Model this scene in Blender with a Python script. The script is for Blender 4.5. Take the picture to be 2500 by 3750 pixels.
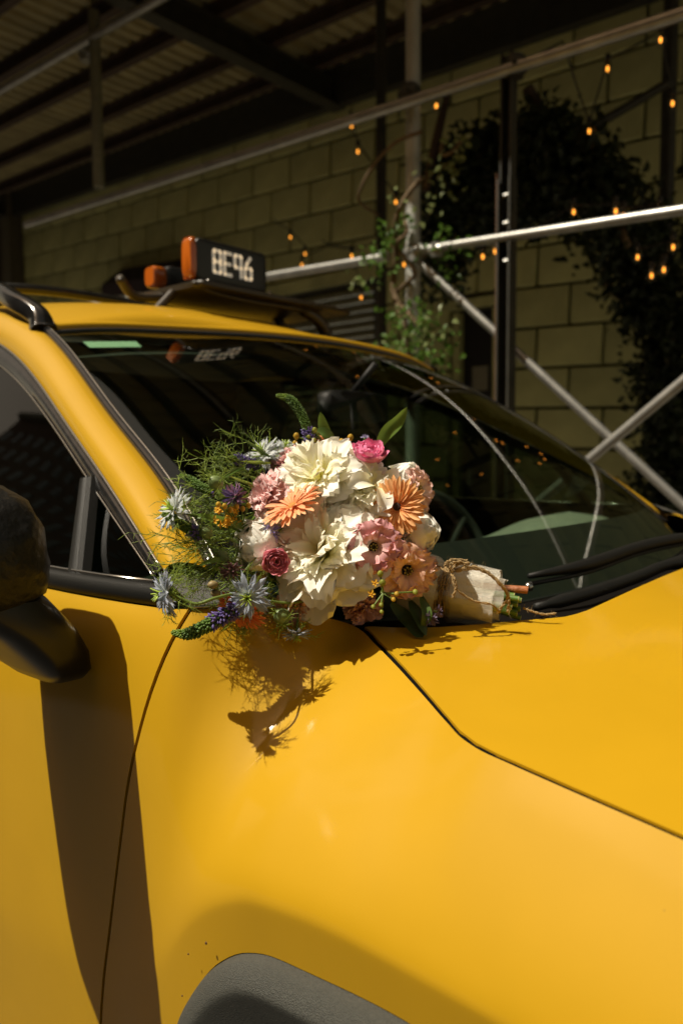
import bpy, bmesh, math, random
import numpy as np
from mathutils import Vector, Matrix, Euler

for o in list(bpy.data.objects):
    bpy.data.objects.remove(o, do_unlink=True)
SC = bpy.context.scene
COL = SC.collection
PI = math.pi

# ------------------------------------------------------------------ camera
CAM_POS = np.array((0.75, -1.433, 1.318))
_phi, _pit, _rol, FPX = math.radians(40.9), math.radians(4.5), math.radians(-0.4), 2855.0
_F = np.array((-math.sin(_phi) * math.cos(_pit), math.cos(_phi) * math.cos(_pit), -math.sin(_pit)))
_r0 = np.array((math.cos(_phi), math.sin(_phi), 0.0))
_u0 = np.cross(_r0, _F)
CR = _r0 * math.cos(_rol) + _u0 * math.sin(_rol)
CU = -_r0 * math.sin(_rol) + _u0 * math.cos(_rol)
CF = _F
cd = bpy.data.cameras.new('camera')
cam = bpy.data.objects.new('camera', cd)
COL.objects.link(cam)
m = Matrix.Identity(4)
for i in range(3):
    m[i][0], m[i][1], m[i][2], m[i][3] = CR[i], CU[i], -CF[i], CAM_POS[i]
cam.matrix_world = m
cd.sensor_fit = 'HORIZONTAL'
cd.sensor_width = 24.0
cd.lens = FPX * 24.0 / 2500.0
cd.clip_start, cd.clip_end = 0.02, 600.0
cd.dof.use_dof = True
cd.dof.focus_distance = 0.86
cd.dof.aperture_fstop = 4.2
SC.camera = cam

# ------------------------------------------------------------------ sky, sun, exposure
SUN_D = Vector((0.58, 1.0, -1.92)).normalized()
w = bpy.data.worlds.new('World'); SC.world = w; w.use_nodes = True
nt = w.node_tree
sky = nt.nodes.new('ShaderNodeTexSky'); sky.sky_type = 'NISHITA'; sky.sun_disc = False
sky.sun_elevation = math.asin(-SUN_D.z)
sky.sun_rotation = math.atan2(-SUN_D.x, -SUN_D.y)
sky.air_density = 1.0; sky.dust_density = 2.5; sky.ozone_density = 1.0
bg = nt.nodes['Background']; bg.inputs['Strength'].default_value = 0.12
tint = nt.nodes.new('ShaderNodeMixRGB'); tint.blend_type = 'MULTIPLY'; tint.inputs['Fac'].default_value = 1.0
tint.inputs['Color2'].default_value = (1.05, 0.70, 0.37, 1.0)      # warm summer haze over the whole sky
nt.links.new(sky.outputs['Color'], tint.inputs['Color1']); nt.links.new(tint.outputs['Color'], bg.inputs['Color'])
sl = bpy.data.lights.new('sun', 'SUN'); sl.energy = 5.0; sl.angle = math.radians(0.53); sl.color = (1.0, 0.925, 0.77)
sun = bpy.data.objects.new('sun', sl); COL.objects.link(sun)
sun.rotation_euler = SUN_D.to_track_quat('-Z', 'Y').to_euler(); sun.location = (-6, -6, 13)
SC.view_settings.view_transform = 'Standard'; SC.view_settings.look = 'None'
SC.view_settings.exposure = 0.22; SC.view_settings.gamma = 1.0
SC.view_settings.use_curve_mapping = False
SC.render.engine = 'CYCLES'
SC.cycles.max_bounces = 14; SC.cycles.diffuse_bounces = 8; SC.cycles.glossy_bounces = 4
SC.cycles.transparent_max_bounces = 24; SC.cycles.transmission_bounces = 6
SC.cycles.use_denoising = True
SC.cycles.sample_clamp_indirect = 6.0
SC.cycles.caustics_reflective = False; SC.cycles.caustics_refractive = False

# ------------------------------------------------------------------ helpers
def at(px, py, depth):
    """a point seen at a photo pixel, at a distance along the view axis"""
    d = CF + CR * (px - 1250.0) / FPX + CU * (1875.0 - py) / FPX
    return CAM_POS + d * depth
def on(px, py, ax, val):
    d = CF + CR * (px - 1250.0) / FPX + CU * (1875.0 - py) / FPX
    return CAM_POS + d * ((val - CAM_POS[ax]) / d[ax])
def cdir(r, u, b):
    v = CR * r + CU * u - CF * b
    return Vector(v).normalized()
def hermite(xs, ys):
    xs = np.asarray(xs, float); ys = np.asarray(ys, float)
    if ys.ndim == 1: ys = ys[:, None]; flat = True
    else: flat = False
    h = np.diff(xs); d = np.diff(ys, axis=0) / h[:, None]
    t = np.zeros_like(ys); t[0] = d[0]; t[-1] = d[-1]
    for i in range(1, len(xs) - 1):
        a, b = d[i - 1], d[i]
        w1, w2 = 2 * h[i] + h[i - 1], h[i] + 2 * h[i - 1]
        with np.errstate(divide='ignore', invalid='ignore'):
            hm = (w1 + w2) / (w1 / a + w2 / b)
        t[i] = np.where(a * b > 0, hm, 0.0)
    def f(x):
        x = min(max(x, xs[0]), xs[-1])
        i = int(min(max(np.searchsorted(xs, x) - 1, 0), len(xs) - 2))
        s = (x - xs[i]) / h[i]
        r = ((1 + 2 * s) * (1 - s) ** 2) * ys[i] + (s * (1 - s) ** 2) * h[i] * t[i] + (s * s * (3 - 2 * s)) * ys[i + 1] + (s * s * (s - 1)) * h[i] * t[i + 1]
        return float(r[0]) if flat else r
    return f
def catmull(pts, n):
    p = [np.asarray(q, float) for q in pts]
    p = [2 * p[0] - p[1]] + p + [2 * p[-1] - p[-2]]
    out = []
    segs = len(p) - 3
    for k in range(n):
        u = k / (n - 1) * segs; i = min(int(u), segs - 1); t = u - i
        a, b, c, d = p[i], p[i + 1], p[i + 2], p[i + 3]
        out.append(0.5 * ((2 * b) + (c - a) * t + (2 * a - 5 * b + 4 * c - d) * t * t + (3 * b - a - 3 * c + d) * t ** 3))
    return out

def link(name, me, mat, parent=None, mtx=None):
    ob = bpy.data.objects.new(name, me); COL.objects.link(ob)
    if mat is not None and me is not None and not me.materials: me.materials.append(mat)
    if mtx is not None: ob.matrix_basis = mtx
    if parent is not None:
        ob.parent = parent
        if parent.get('_off') is not None:
            ob.matrix_parent_inverse = Matrix.Translation(-Vector(parent['_off']))
    return ob
def thing(name, label, cat, loc=(0, 0, 0), group=None):
    o = bpy.data.objects.new(name, None); COL.objects.link(o); o.location = loc
    o.empty_display_size = 0.05
    o['label'] = label; o['category'] = cat; o['_off'] = list(loc)
    if group: o['group'] = group
    return o
def tag(o, label, cat=None, group=None):
    o['label'] = label
    if cat: o['category'] = cat
    if group: o['group'] = group
    return o
def kind(o, k): o['kind'] = k; return o

class MB:
    def __init__(s): s.v = []; s.f = []; s.mi = []; s.cur = 0
    def add(s, vs, fs):
        b = len(s.v); s.v += [tuple(map(float, p)) for p in vs]
        s.f += [tuple(b + i for i in f) for f in fs]; s.mi += [s.cur] * len(fs)
        return s
    def box(s, c, h, M=None):
        vs = [Vector((sx * h[0], sy * h[1], sz * h[2])) for sz in (-1, 1) for sy in (-1, 1) for sx in (-1, 1)]
        if M is not None: vs = [M @ p for p in vs]
        vs = [p + Vector(c) for p in vs]
        return s.add(vs, [(0, 2, 3, 1), (4, 5, 7, 6), (0, 1, 5, 4), (2, 6, 7, 3), (0, 4, 6, 2), (1, 3, 7, 5)])
    def grid(s, rows, flip=False, close=False):
        n, k = len(rows), len(rows[0]); vs = [p for r in rows for p in r]; fs = []
        for i in range(n - 1):
            for j in range(k if close else k - 1):
                j2 = (j + 1) % k
                q = (i * k + j, i * k + j2, (i + 1) * k + j2, (i + 1) * k + j)
                fs.append(q[::-1] if flip else q)
        return s.add(vs, fs)
    def tube(s, path, rad, n=8, caps=True, twist=0.0):
        P = [Vector(p) for p in path]; m = len(P)
        R = rad if hasattr(rad, '__len__') else [rad] * m
        t0 = (P[1] - P[0]).normalized()
        ref = Vector((0, 0, 1)) if abs(t0.z) < 0.9 else Vector((1, 0, 0))
        nrm = t0.cross(ref).normalized()
        rows = []
        for i in range(m):
            t = (P[min(i + 1, m - 1)] - P[max(i - 1, 0)])
            t = t.normalized() if t.length > 1e-9 else t0
            nrm = (nrm - t * nrm.dot(t))
            nrm = nrm.normalized() if nrm.length > 1e-9 else t.orthogonal().normalized()
            bn = t.cross(nrm)
            rows.append([P[i] + (nrm * math.cos(2 * PI * k / n + twist * i) + bn * math.sin(2 * PI * k / n + twist * i)) * R[i] for k in range(n)])
        b = len(s.v); s.grid(rows, close=True)
        if caps:
            s.f.append(tuple(b + k for k in range(n))[::-1]); s.mi.append(s.cur)
            s.f.append(tuple(b + (m - 1) * n + k for k in range(n))); s.mi.append(s.cur)
        return s
    def lathe(s, prof, n=16, M=None):
        rows = [[Vector((r * math.cos(2 * PI * k / n), r * math.sin(2 * PI * k / n), z)) for k in range(n)] for r, z in prof]
        if M is not None: rows = [[M @ p for p in r] for r in rows]
        return s.grid(rows, close=True)
    def mesh(s, name, smooth=True):
        me = bpy.data.meshes.new(name); me.from_pydata(s.v, [], s.f); me.update()
        if smooth: me.polygons.foreach_set('use_smooth', [True] * len(me.polygons))
        if any(s.mi): me.polygons.foreach_set('material_index', s.mi)
        return me
    def build(s, name, mat, parent=None, smooth=True, sharp=None, mtx=None):
        me = s.mesh(name, smooth)
        mats = mat if isinstance(mat, (list, tuple)) else [mat]
        for q in mats: me.materials.append(q)
        if sharp and smooth: me.set_sharp_from_angle(angle=math.radians(sharp))
        return link(name, me, None, parent, mtx)
def bevel_box_mesh(name, h, bw, seg=1):
    bm = bmesh.new(); bmesh.ops.create_cube(bm, size=1.0)
    for v in bm.verts: v.co = Vector((v.co.x * 2 * h[0], v.co.y * 2 * h[1], v.co.z * 2 * h[2]))
    bmesh.ops.bevel(bm, geom=list(bm.edges), offset=bw, segments=seg, affect='EDGES')
    me = bpy.data.meshes.new(name); bm.to_mesh(me); bm.free(); return me

# ------------------------------------------------------------------ materials
MAT = {}
def nodes(name):
    m = bpy.data.materials.new(name); m.use_nodes = True; MAT[name] = m
    t = m.node_tree; return m, t, t.nodes['Principled BSDF'], t.nodes['Material Output']
def pset(b, **k):
    for a, v in k.items():
        b.inputs[a.replace('_', ' ')].default_value = v
def mat(name, col, rough=0.5, metal=0.0, spec=0.5, coat=0.0, coat_rough=0.03, var=0.0, vscale=20.0, bump=0.0, bscale=80.0, objvar=0.0):
    m, t, b, out = nodes(name)
    c4 = (*col, 1.0); pset(b, Base_Color=c4, Roughness=rough, Metallic=metal, Coat_Weight=coat, Coat_Roughness=coat_rough)
    b.inputs['Specular IOR Level'].default_value = spec
    tc = t.nodes.new('ShaderNodeTexCoord')
    if var > 0 or objvar > 0:
        last = None
        mixn = t.nodes.new('ShaderNodeHueSaturation'); mixn.inputs['Color'].default_value = c4
        add = t.nodes.new('ShaderNodeMath'); add.operation = 'ADD'; add.inputs[0].default_value = 1.0
        if var > 0:
            nz = t.nodes.new('ShaderNodeTexNoise'); nz.inputs['Scale'].default_value = vscale; nz.inputs['Detail'].default_value = 6.0
            t.links.new(tc.outputs['Object'], nz.inputs['Vector'])
            mr = t.nodes.new('ShaderNodeMapRange'); mr.inputs['From Min'].default_value = 0.25; mr.inputs['From Max'].default_value = 0.75
            mr.inputs['To Min'].default_value = 1 - var; mr.inputs['To Max'].default_value = 1 + var
            t.links.new(nz.outputs['Fac'], mr.inputs['Value']); last = mr.outputs['Result']
        if objvar > 0:
            oi = t.nodes.new('ShaderNodeObjectInfo'); m2 = t.nodes.new('ShaderNodeMapRange')
            m2.inputs['To Min'].default_value = -objvar; m2.inputs['To Max'].default_value = objvar
            t.links.new(oi.outputs['Random'], m2.inputs['Value'])
            ad = t.nodes.new('ShaderNodeMath'); ad.operation = 'ADD'; ad.inputs[0].default_value = 1.0
            if last is not None: t.links.new(last, ad.inputs[0])
            t.links.new(m2.outputs['Result'], ad.inputs[1]); last = ad.outputs[0]
        t.links.new(last, mixn.inputs['Value']); t.links.new(mixn.outputs['Color'], b.inputs['Base Color'])
    if bump > 0:
        nz = t.nodes.new('ShaderNodeTexNoise'); nz.inputs['Scale'].default_value = bscale; nz.inputs['Detail'].default_value = 8.0
        t.links.new(tc.outputs['Object'], nz.inputs['Vector'])
        bp = t.nodes.new('ShaderNodeBump'); bp.inputs['Strength'].default_value = bump; bp.inputs['Distance'].default_value = 0.01
        t.links.new(nz.outputs['Fac'], bp.inputs['Height']); t.links.new(bp.outputs['Normal'], b.inputs['Normal'])
    return m
def emis(name, col, st):
    m, t, b, out = nodes(name); pset(b, Base_Color=(*col, 1), Emission_Color=(*col, 1), Emission_Strength=st); return m
def glass(name, tint, ior=1.5, rough=0.0, boost=0.0):
    m, t, b, out = nodes(name); t.nodes.remove(b)
    tr = t.nodes.new('ShaderNodeBsdfTransparent'); tr.inputs['Color'].default_value = (*tint, 1)
    gl = t.nodes.new('ShaderNodeBsdfGlossy'); gl.inputs['Roughness'].default_value = rough
    fr = t.nodes.new('ShaderNodeFresnel'); fr.inputs['IOR'].default_value = ior
    geo = t.nodes.new('ShaderNodeNewGeometry'); io = t.nodes.new('ShaderNodeMapRange')     # a thin sheet reflects alike from both sides
    io.inputs['To Min'].default_value = ior; io.inputs['To Max'].default_value = 1.0 / ior
    t.links.new(geo.outputs['Backfacing'], io.inputs['Value']); t.links.new(io.outputs[0], fr.inputs['IOR'])
    mx = t.nodes.new('ShaderNodeMixShader')
    t.links.new(fr.outputs['Fac'], mx.inputs['Fac']); t.links.new(tr.outputs[0], mx.inputs[1]); t.links.new(gl.outputs[0], mx.inputs[2])
    t.links.new(mx.outputs[0], out.inputs['Surface']); return m
def petalmat(name, base, tip, transl=0.35, rough=0.55, veins=0.12, edge=None):
    """petal: colour runs from base to tip along UV.y, fine streaks along the length, light through it"""
    m, t, b, out = nodes(name)
    uv = t.nodes.new('ShaderNodeUVMap'); sep = t.nodes.new('ShaderNodeSeparateXYZ'); t.links.new(uv.outputs['UV'], sep.inputs[0])
    rp = t.nodes.new('ShaderNodeValToRGB'); e = rp.color_ramp.elements
    e[0].position = 0.0; e[0].color = (*base, 1); e[1].position = 0.75; e[1].color = (*tip, 1)
    if edge: n = e.new(1.0); n.color = (*edge, 1)
    t.links.new(sep.outputs['Y'], rp.inputs['Fac'])
    mp = t.nodes.new('ShaderNodeMapping'); mp.inputs['Scale'].default_value = (26, 1.6, 1); t.links.new(uv.outputs['UV'], mp.inputs['Vector'])
    nz = t.nodes.new('ShaderNodeTexNoise'); nz.inputs['Scale'].default_value = 1.0; nz.inputs['Detail'].default_value = 4.0
    t.links.new(mp.outputs['Vector'], nz.inputs['Vector'])
    oi = t.nodes.new('ShaderNodeObjectInfo')
    mr = t.nodes.new('ShaderNodeMapRange'); mr.inputs['From Min'].default_value = 0.3; mr.inputs['From Max'].default_value = 0.7
    mr.inputs['To Min'].default_value = 1 - veins; mr.inputs['To Max'].default_value = 1 + veins * 0.5
    t.links.new(nz.outputs['Fac'], mr.inputs['Value'])
    m2 = t.nodes.new('ShaderNodeMapRange'); m2.inputs['To Min'].default_value = 0.93; m2.inputs['To Max'].default_value = 1.05
    t.links.new(oi.outputs['Random'], m2.inputs['Value'])
    mu = t.nodes.new('ShaderNodeMath'); mu.operation = 'MULTIPLY'; t.links.new(mr.outputs[0], mu.inputs[0]); t.links.new(m2.outputs[0], mu.inputs[1])
    hs = t.nodes.new('ShaderNodeHueSaturation'); t.links.new(mu.outputs[0], hs.inputs['Value']); t.links.new(rp.outputs['Color'], hs.inputs['Color'])
    pset(b, Roughness=rough); b.inputs['Specular IOR Level'].default_value = 0.25
    t.links.new(hs.outputs['Color'], b.inputs['Base Color'])
    bp = t.nodes.new('ShaderNodeBump'); bp.inputs['Strength'].default_value = 0.12; bp.inputs['Distance'].default_value = 0.001
    t.links.new(nz.outputs['Fac'], bp.inputs['Height']); t.links.new(bp.outputs['Normal'], b.inputs['Normal'])
    tl = t.nodes.new('ShaderNodeBsdfTranslucent'); t.links.new(hs.outputs['Color'], tl.inputs['Color'])
    mx = t.nodes.new('ShaderNodeMixShader'); mx.inputs['Fac'].default_value = transl
    t.links.new(b.outputs[0], mx.inputs[1]); t.links.new(tl.outputs[0], mx.inputs[2]); t.links.new(mx.outputs[0], out.inputs['Surface'])
    return m
def leafmat(name, col, transl=0.3, rough=0.45, objvar=0.15):
    m = mat(name, col, rough, var=0.25, vscale=60, objvar=objvar, spec=0.4)
    t = m.node_tree; b = t.nodes['Principled BSDF']; out = t.nodes['Material Output']
    tl = t.nodes.new('ShaderNodeBsdfTranslucent')
    src = b.inputs['Base Color'].links[0].from_socket
    t.links.new(src, tl.inputs['Color'])
    mx = t.nodes.new('ShaderNodeMixShader'); mx.inputs['Fac'].default_value = transl
    t.links.new(b.outputs[0], mx.inputs[1]); t.links.new(tl.outputs[0], mx.inputs[2]); t.links.new(mx.outputs[0], out.inputs['Surface'])
    return m

def paintmat():
    m, t, b, out = nodes('taxi_paint')
    pset(b, Roughness=0.6, Coat_Weight=0.5, Coat_Roughness=0.035, Coat_IOR=1.5)
    b.inputs['Specular IOR Level'].default_value = 0.2
    tc = t.nodes.new('ShaderNodeTexCoord')
    nz = t.nodes.new('ShaderNodeTexNoise'); nz.inputs['Scale'].default_value = 9; nz.inputs['Detail'].default_value = 7
    t.links.new(tc.outputs['Object'], nz.inputs['Vector'])
    rp = t.nodes.new('ShaderNodeValToRGB'); e = rp.color_ramp.elements
    e[0].position = 0.3; e[0].color = (0.45, 0.256, 0.004, 1); e[1].position = 0.7; e[1].color = (0.475, 0.270, 0.005, 1)
    t.links.new(nz.outputs['Fac'], rp.inputs['Fac'])
    # small grime specks
    vz = t.nodes.new('ShaderNodeTexVoronoi'); vz.inputs['Scale'].default_value = 70; vz.inputs['Randomness'].default_value = 1.0
    t.links.new(tc.outputs['Object'], vz.inputs['Vector'])
    nz2 = t.nodes.new('ShaderNodeTexNoise'); nz2.inputs['Scale'].default_value = 24; nz2.inputs['Detail'].default_value = 3
    t.links.new(tc.outputs['Object'], nz2.inputs['Vector'])
    th = t.nodes.new('ShaderNodeMapRange'); th.inputs['From Min'].default_value = 0.60; th.inputs['From Max'].default_value = 0.78
    th.inputs['To Min'].default_value = 0.0; th.inputs['To Max'].default_value = 0.10; t.links.new(nz2.outputs['Fac'], th.inputs['Value'])
    lt = t.nodes.new('ShaderNodeMath'); lt.operation = 'LESS_THAN'; t.links.new(vz.outputs['Distance'], lt.inputs[0]); t.links.new(th.outputs[0], lt.inputs[1])
    sc = t.nodes.new('ShaderNodeMath'); sc.operation = 'MULTIPLY'; sc.inputs[1].default_value = 0.45; t.links.new(lt.outputs[0], sc.inputs[0])
    mx = t.nodes.new('ShaderNodeMixRGB'); mx.inputs['Color2'].default_value = (0.16, 0.09, 0.03, 1)
    t.links.new(sc.outputs[0], mx.inputs['Fac']); t.links.new(rp.outputs['Color'], mx.inputs['Color1']); t.links.new(mx.outputs['Color'], b.inputs['Base Color'])
    # road film makes the coat a little uneven; orange peel
    mr = t.nodes.new('ShaderNodeMapRange'); mr.inputs['To Min'].default_value = 0.06; mr.inputs['To Max'].default_value = 0.15
    t.links.new(nz.outputs['Fac'], mr.inputs['Value']); t.links.new(mr.outputs[0], b.inputs['Coat Roughness'])
    n3 = t.nodes.new('ShaderNodeTexNoise'); n3.inputs['Scale'].default_value = 420; n3.inputs['Detail'].default_value = 1
    t.links.new(tc.outputs['Object'], n3.inputs['Vector'])
    bp = t.nodes.new('ShaderNodeBump'); bp.inputs['Strength'].default_value = 0.02; bp.inputs['Distance'].default_value = 0.002
    t.links.new(n3.outputs['Fac'], bp.inputs['Height']); t.links.new(bp.outputs['Normal'], b.inputs['Coat Normal'])
    return m
PAINT = paintmat()
BLACK_PLASTIC = mat('black_plastic', (0.009, 0.009, 0.008), 0.5, spec=0.25, bump=0.15, bscale=600)
GLOSS_BLACK = mat('gloss_black_trim', (0.012, 0.012, 0.012), 0.16, coat=0.3, var=0.5, vscale=40, bump=0.02, bscale=200)
GREY_PLASTIC = mat('grained_plastic', (0.055, 0.056, 0.047), 0.62, var=0.2, vscale=300, bump=0.5, bscale=900)
PLATE_PLASTIC = mat('grained_dark_plastic', (0.06, 0.058, 0.05), 0.5, var=0.35, vscale=700, bump=0.4, bscale=900)
DARK_VOID = mat('underbody_and_gap_shade', (0.006, 0.005, 0.004), 1.0, spec=0.05)  # floor and cowl black, also the painted shade in the panel gaps
RUBBER = mat('rubber', (0.014, 0.014, 0.014), 0.55)
CHROME = mat('bright_trim', (0.42, 0.41, 0.38), 0.22, metal=1.0)
INTERIOR = mat('interior_dark', (0.022, 0.022, 0.02), 0.8)
DASH = mat('dashboard_vinyl', (0.19, 0.19, 0.165), 0.6, var=0.15, bump=0.2, bscale=700)
WINDSHIELD = glass('windshield_glass', (0.66, 0.80, 0.66), 1.52)
SIDE_GLASS = glass('side_glass', (0.22, 0.28, 0.22), 1.52)
AMBER = mat('amber_lens', (0.42, 0.10, 0.008), 0.18, coat=0.6)
SIGN_BLACK = mat('sign_black', (0.012, 0.012, 0.012), 0.35)
SIGN_WHITE = emis('sign_numeral_lit', (0.80, 0.73, 0.60), 0.20)
STICKER = mat('sticker_pale_green', (0.45, 0.62, 0.5), 0.6)
# ------------------------------------------------------------------ the street
ASPHALT = mat('asphalt', (0.05, 0.049, 0.046), 0.85, var=0.35, vscale=30, bump=0.6, bscale=160)
CONCRETE = mat('pavement_concrete', (0.20, 0.185, 0.155), 0.85, var=0.25, vscale=6, bump=0.3, bscale=120)
KERB = mat('kerb_stone', (0.26, 0.25, 0.23), 0.8, var=0.25, vscale=12, bump=0.3, bscale=90)
BLOCK = mat('painted_block', (0.50, 0.50, 0.23), 0.78, var=0.30, vscale=3, bump=0.45, bscale=60, objvar=0.12)
MORTAR = mat('mortar', (0.055, 0.05, 0.024), 0.9, var=0.2, bump=0.3)
STEEL = mat('galvanised_pipe', (0.36, 0.355, 0.33), 0.42, metal=0.75, var=0.22, vscale=14, bump=0.06, bscale=60)
DARK_STEEL = mat('dark_painted_steel', (0.035, 0.033, 0.024), 0.55, var=0.3, vscale=12, bump=0.1)
RUST = mat('rusty_steel', (0.16, 0.062, 0.02), 0.75, var=0.45, vscale=25, bump=0.3)
DECK = mat('corrugated_deck', (0.33, 0.285, 0.15), 0.7, var=0.3, vscale=3, bump=0.1)
JOIST = mat('joist_steel', (0.055, 0.034, 0.022), 0.75, var=0.35, vscale=8)
GREEN_WOOD = mat('dark_board', (0.05, 0.045, 0.03), 0.7, var=0.2)

g = 0.035           # the street rises gently towards the rear of the car
def sl_(x, z, y=0): return z + g * (-1.0 - x)

kind(MB().grid([[(-150, -150, 0), (150, -150, 0)], [(-150, 150, 0), (150, 150, 0)]]).build('road', ASPHALT, smooth=False), 'structure')
mb = MB(); mb.add([(-14, 1.15, .13), (8, 1.15, .13), (8, 3.97, .13), (-14, 3.97, .13)], [(0, 1, 2, 3)])
kind(mb.build('sidewalk', CONCRETE, smooth=False), 'structure')
kerb_me = bevel_box_mesh('kerb', (0.745, 0.08, 0.075), 0.012, 2); kerb_me.materials.append(KERB)
kb = bpy.data.objects.new('kerb', None); COL.objects.link(kb); kb['kind'] = 'structure'
for i in range(14):
    o = link('kerb_stone', kerb_me, None, kb); o.location = (-13.2 + i * 1.5, 1.07, 0.062)

# ------------------------------------------------------------------ block wall
WY = 3.9
wall = thing('block_wall', 'long beige painted block wall under the shed, behind the taxi', 'wall', (-4, WY, 0))
BH, BL = 0.292, 0.50
WX0, WX1 = -9.45, 2.2
def hole(x0, x1, z0, z1):
    for (a, b, c, d) in OPEN:
        if x1 > a and x0 < b and z1 > c and z0 < d: return True
    return False
_sx0, _sx1 = on(925, 1300, 1, WY)[0], on(1392, 1300, 1, WY)[0]
_dx0, _dx1 = on(1650, 1300, 1, WY)[0], on(1822, 1300, 1, WY)[0]
_sz = on(1150, 1062, 1, WY)[2]; _dz = on(1730, 1130, 1, WY)[2]
OPEN = [(_sx0, _sx1, 0, _sz), (_dx0, _dx1, 0, _dz)]
bw = MB()
for (x0, x1, z0, z1) in [(WX0, _sx0, 0, 4.8), (_sx0, _sx1, _sz, 4.8), (_sx1, _dx0, 0, 4.8), (_dx0, _dx1, _dz, 4.8), (_dx1, WX1, 0, 4.8)]:
    bw.box(((x0 + x1) / 2, WY + 0.10, (z0 + z1) / 2), ((x1 - x0) / 2 + .001, 0.085, (z1 - z0) / 2))
bw.build('mortar_bed', MORTAR, wall, smooth=False)
rnd = random.Random(4)
bmesh_cache = {}
nblk = 0
for r in range(3, 15):
    z0 = 0.13 + r * BH
    off = (r % 2) * BL / 2
    x = WX0 - off
    while x < WX1:
        a, b = max(x, WX0), min(x + BL, WX1); x += BL
        cx = (a + b) / 2; zc = sl_(cx, z0 + BH / 2)
        if zc > 4.62 or zc < 1.0 or b - a < 0.08: continue
        if cx > 1.2: continue
        segs = [(a, b)]
        for (oa, ob, oc, od) in OPEN:
            if zc - BH * .35 < od:
                ns = []
                for (p, q) in segs:
                    if q <= oa or p >= ob: ns.append((p, q))
                    else:
                        if p < oa - .05: ns.append((p, oa))
                        if q > ob + .05: ns.append((ob, q))
                segs = ns
        for (p, q) in segs:
            L = round(q - p, 2)
            if L < 0.05: continue
            if L not in bmesh_cache:
                me = bevel_box_mesh('block', (L / 2 - 0.010, 0.03, BH / 2 - 0.010), 0.008); me.materials.append(BLOCK); bmesh_cache[L] = me
            o = link('block', bmesh_cache[L], None, wall); nblk += 1
            o.location = ((p + q) / 2, WY - 0.001 + rnd.uniform(-.003, .003), sl_((p + q) / 2, z0 + BH / 2))
            o.rotation_euler = (0, math.atan(g), 0)
for (x0, x1) in ((WX0, _sx0), (_sx1, _dx0), (_dx1, WX1)):
    MB().box(((x0 + x1) / 2, WY - .045, .60), ((x1 - x0) / 2 - .002, .035, .47)).build('plinth', BLOCK, wall, smooth=False)
# unseen storeys above the shed, added to darken the windshield reflection
UPB = mat('unseen_upper_brick', (0.085, 0.052, 0.034), 0.85, var=0.25, vscale=2)
MB().box((-4, WY + .35, 14.0), (9.5, .2, 9.1)).build('unseen_upper_facade', UPB, wall, smooth=False)
UW = mat('unseen_upper_window', (0.02, 0.022, 0.024), 0.1); uwm = bevel_box_mesh('unseen_upper_window', (.5, .05, .8), .02); uwm.materials.append(UW)
for k in range(8):
    for z in (6.6, 9.8, 13.0, 16.2, 19.4):
        o = link('unseen_upper_window', uwm, None, wall); o.location = (-12 + 2.3 * k, WY + .15, z)
# lintels and jamb
for (x0, x1, z, h) in [(_sx0, _sx1, _sz, .10), (_dx0 - .08, _dx1 + .08, _dz, .07)]:
    MB().box(((x0 + x1) / 2, WY - .035, z + h / 2), ((x1 - x0) / 2, 0.025, h / 2)).build('lintel', BLOCK, wall, smooth=False)

# roller shutter, slat by slat
SHUT = mat('shutter_paint', (0.12, 0.11, 0.055), 0.55, var=0.2, vscale=6)
sh = thing('roller_shutter', 'closed dark roller shutter in the block wall, seen past the taxi sign', 'shutter', ((_sx0 + _sx1) / 2, WY + .08, .13))
slat = MB(); L = (_sx1 - _sx0) / 2 - .02
prof = [(0.0, 0.0), (-.018, .012), (-.022, .035), (-.018, .058), (0.0, .072)]
slat.grid([[(-L, y, z) for y, z in prof], [(L, y, z) for y, z in prof]], flip=True)
sme = slat.mesh('shutter_slat'); sme.materials.append(SHUT)
n = int((_sz - .25) / .075)
for i in range(n):
    if _sz - .02 - (i + 1) * .075 < 0.9: break
    o = link('shutter_slat', sme, None, sh); o.location = ((_sx0 + _sx1) / 2, WY + .06, _sz - .02 - (i + 1) * .075)
MB().box(((_sx0 + _sx1) / 2, WY + .06, .55), (L, .012, .36)).build('shutter_panel', SHUT, sh, smooth=False)
for xx in (_sx0 + .03, _sx1 - .03):
    MB().box((xx, WY + .02, _sz / 2), (.03, .03, _sz / 2 - .002)).build('guide_rail', DARK_STEEL, sh, smooth=False)

# entrance door with a paper notice
dr = thing('entrance_door', 'dark recessed door with a pale paper notice, behind the brace', 'door', ((_dx0 + _dx1) / 2, WY + .1, .13))
DOORM = mat('door_dark', (0.012, 0.010, 0.008), 0.5)
MB().box(((_dx0 + _dx1) / 2, WY + .12, _dz / 2 + .07), ((_dx1 - _dx0) / 2 - .05, .025, _dz / 2 - .08)).build('door_leaf', DOORM, dr, smooth=False)
for xx in (_dx0 + .03, _dx1 - .03):
    MB().box((xx, WY + .07, _dz / 2 + .05), (.03, .05, _dz / 2 - .06)).build('door_frame', BLOCK, dr, smooth=False)
q = on(1757, 1385, 1, WY + .09)
pap = MB().box((0, 0, 0), (.07, .002, .095)).build('paper_notice', mat('paper', (0.26, 0.24, 0.17), 0.8, var=0.12, vscale=30), dr, smooth=False); pap.location = q
pap['label'] = 'pale paper notice'
MB().box((_dx0 + .14, WY + .08, 1.1), (.02, .02, .07)).build('handle', STEEL, dr, smooth=False)

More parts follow.
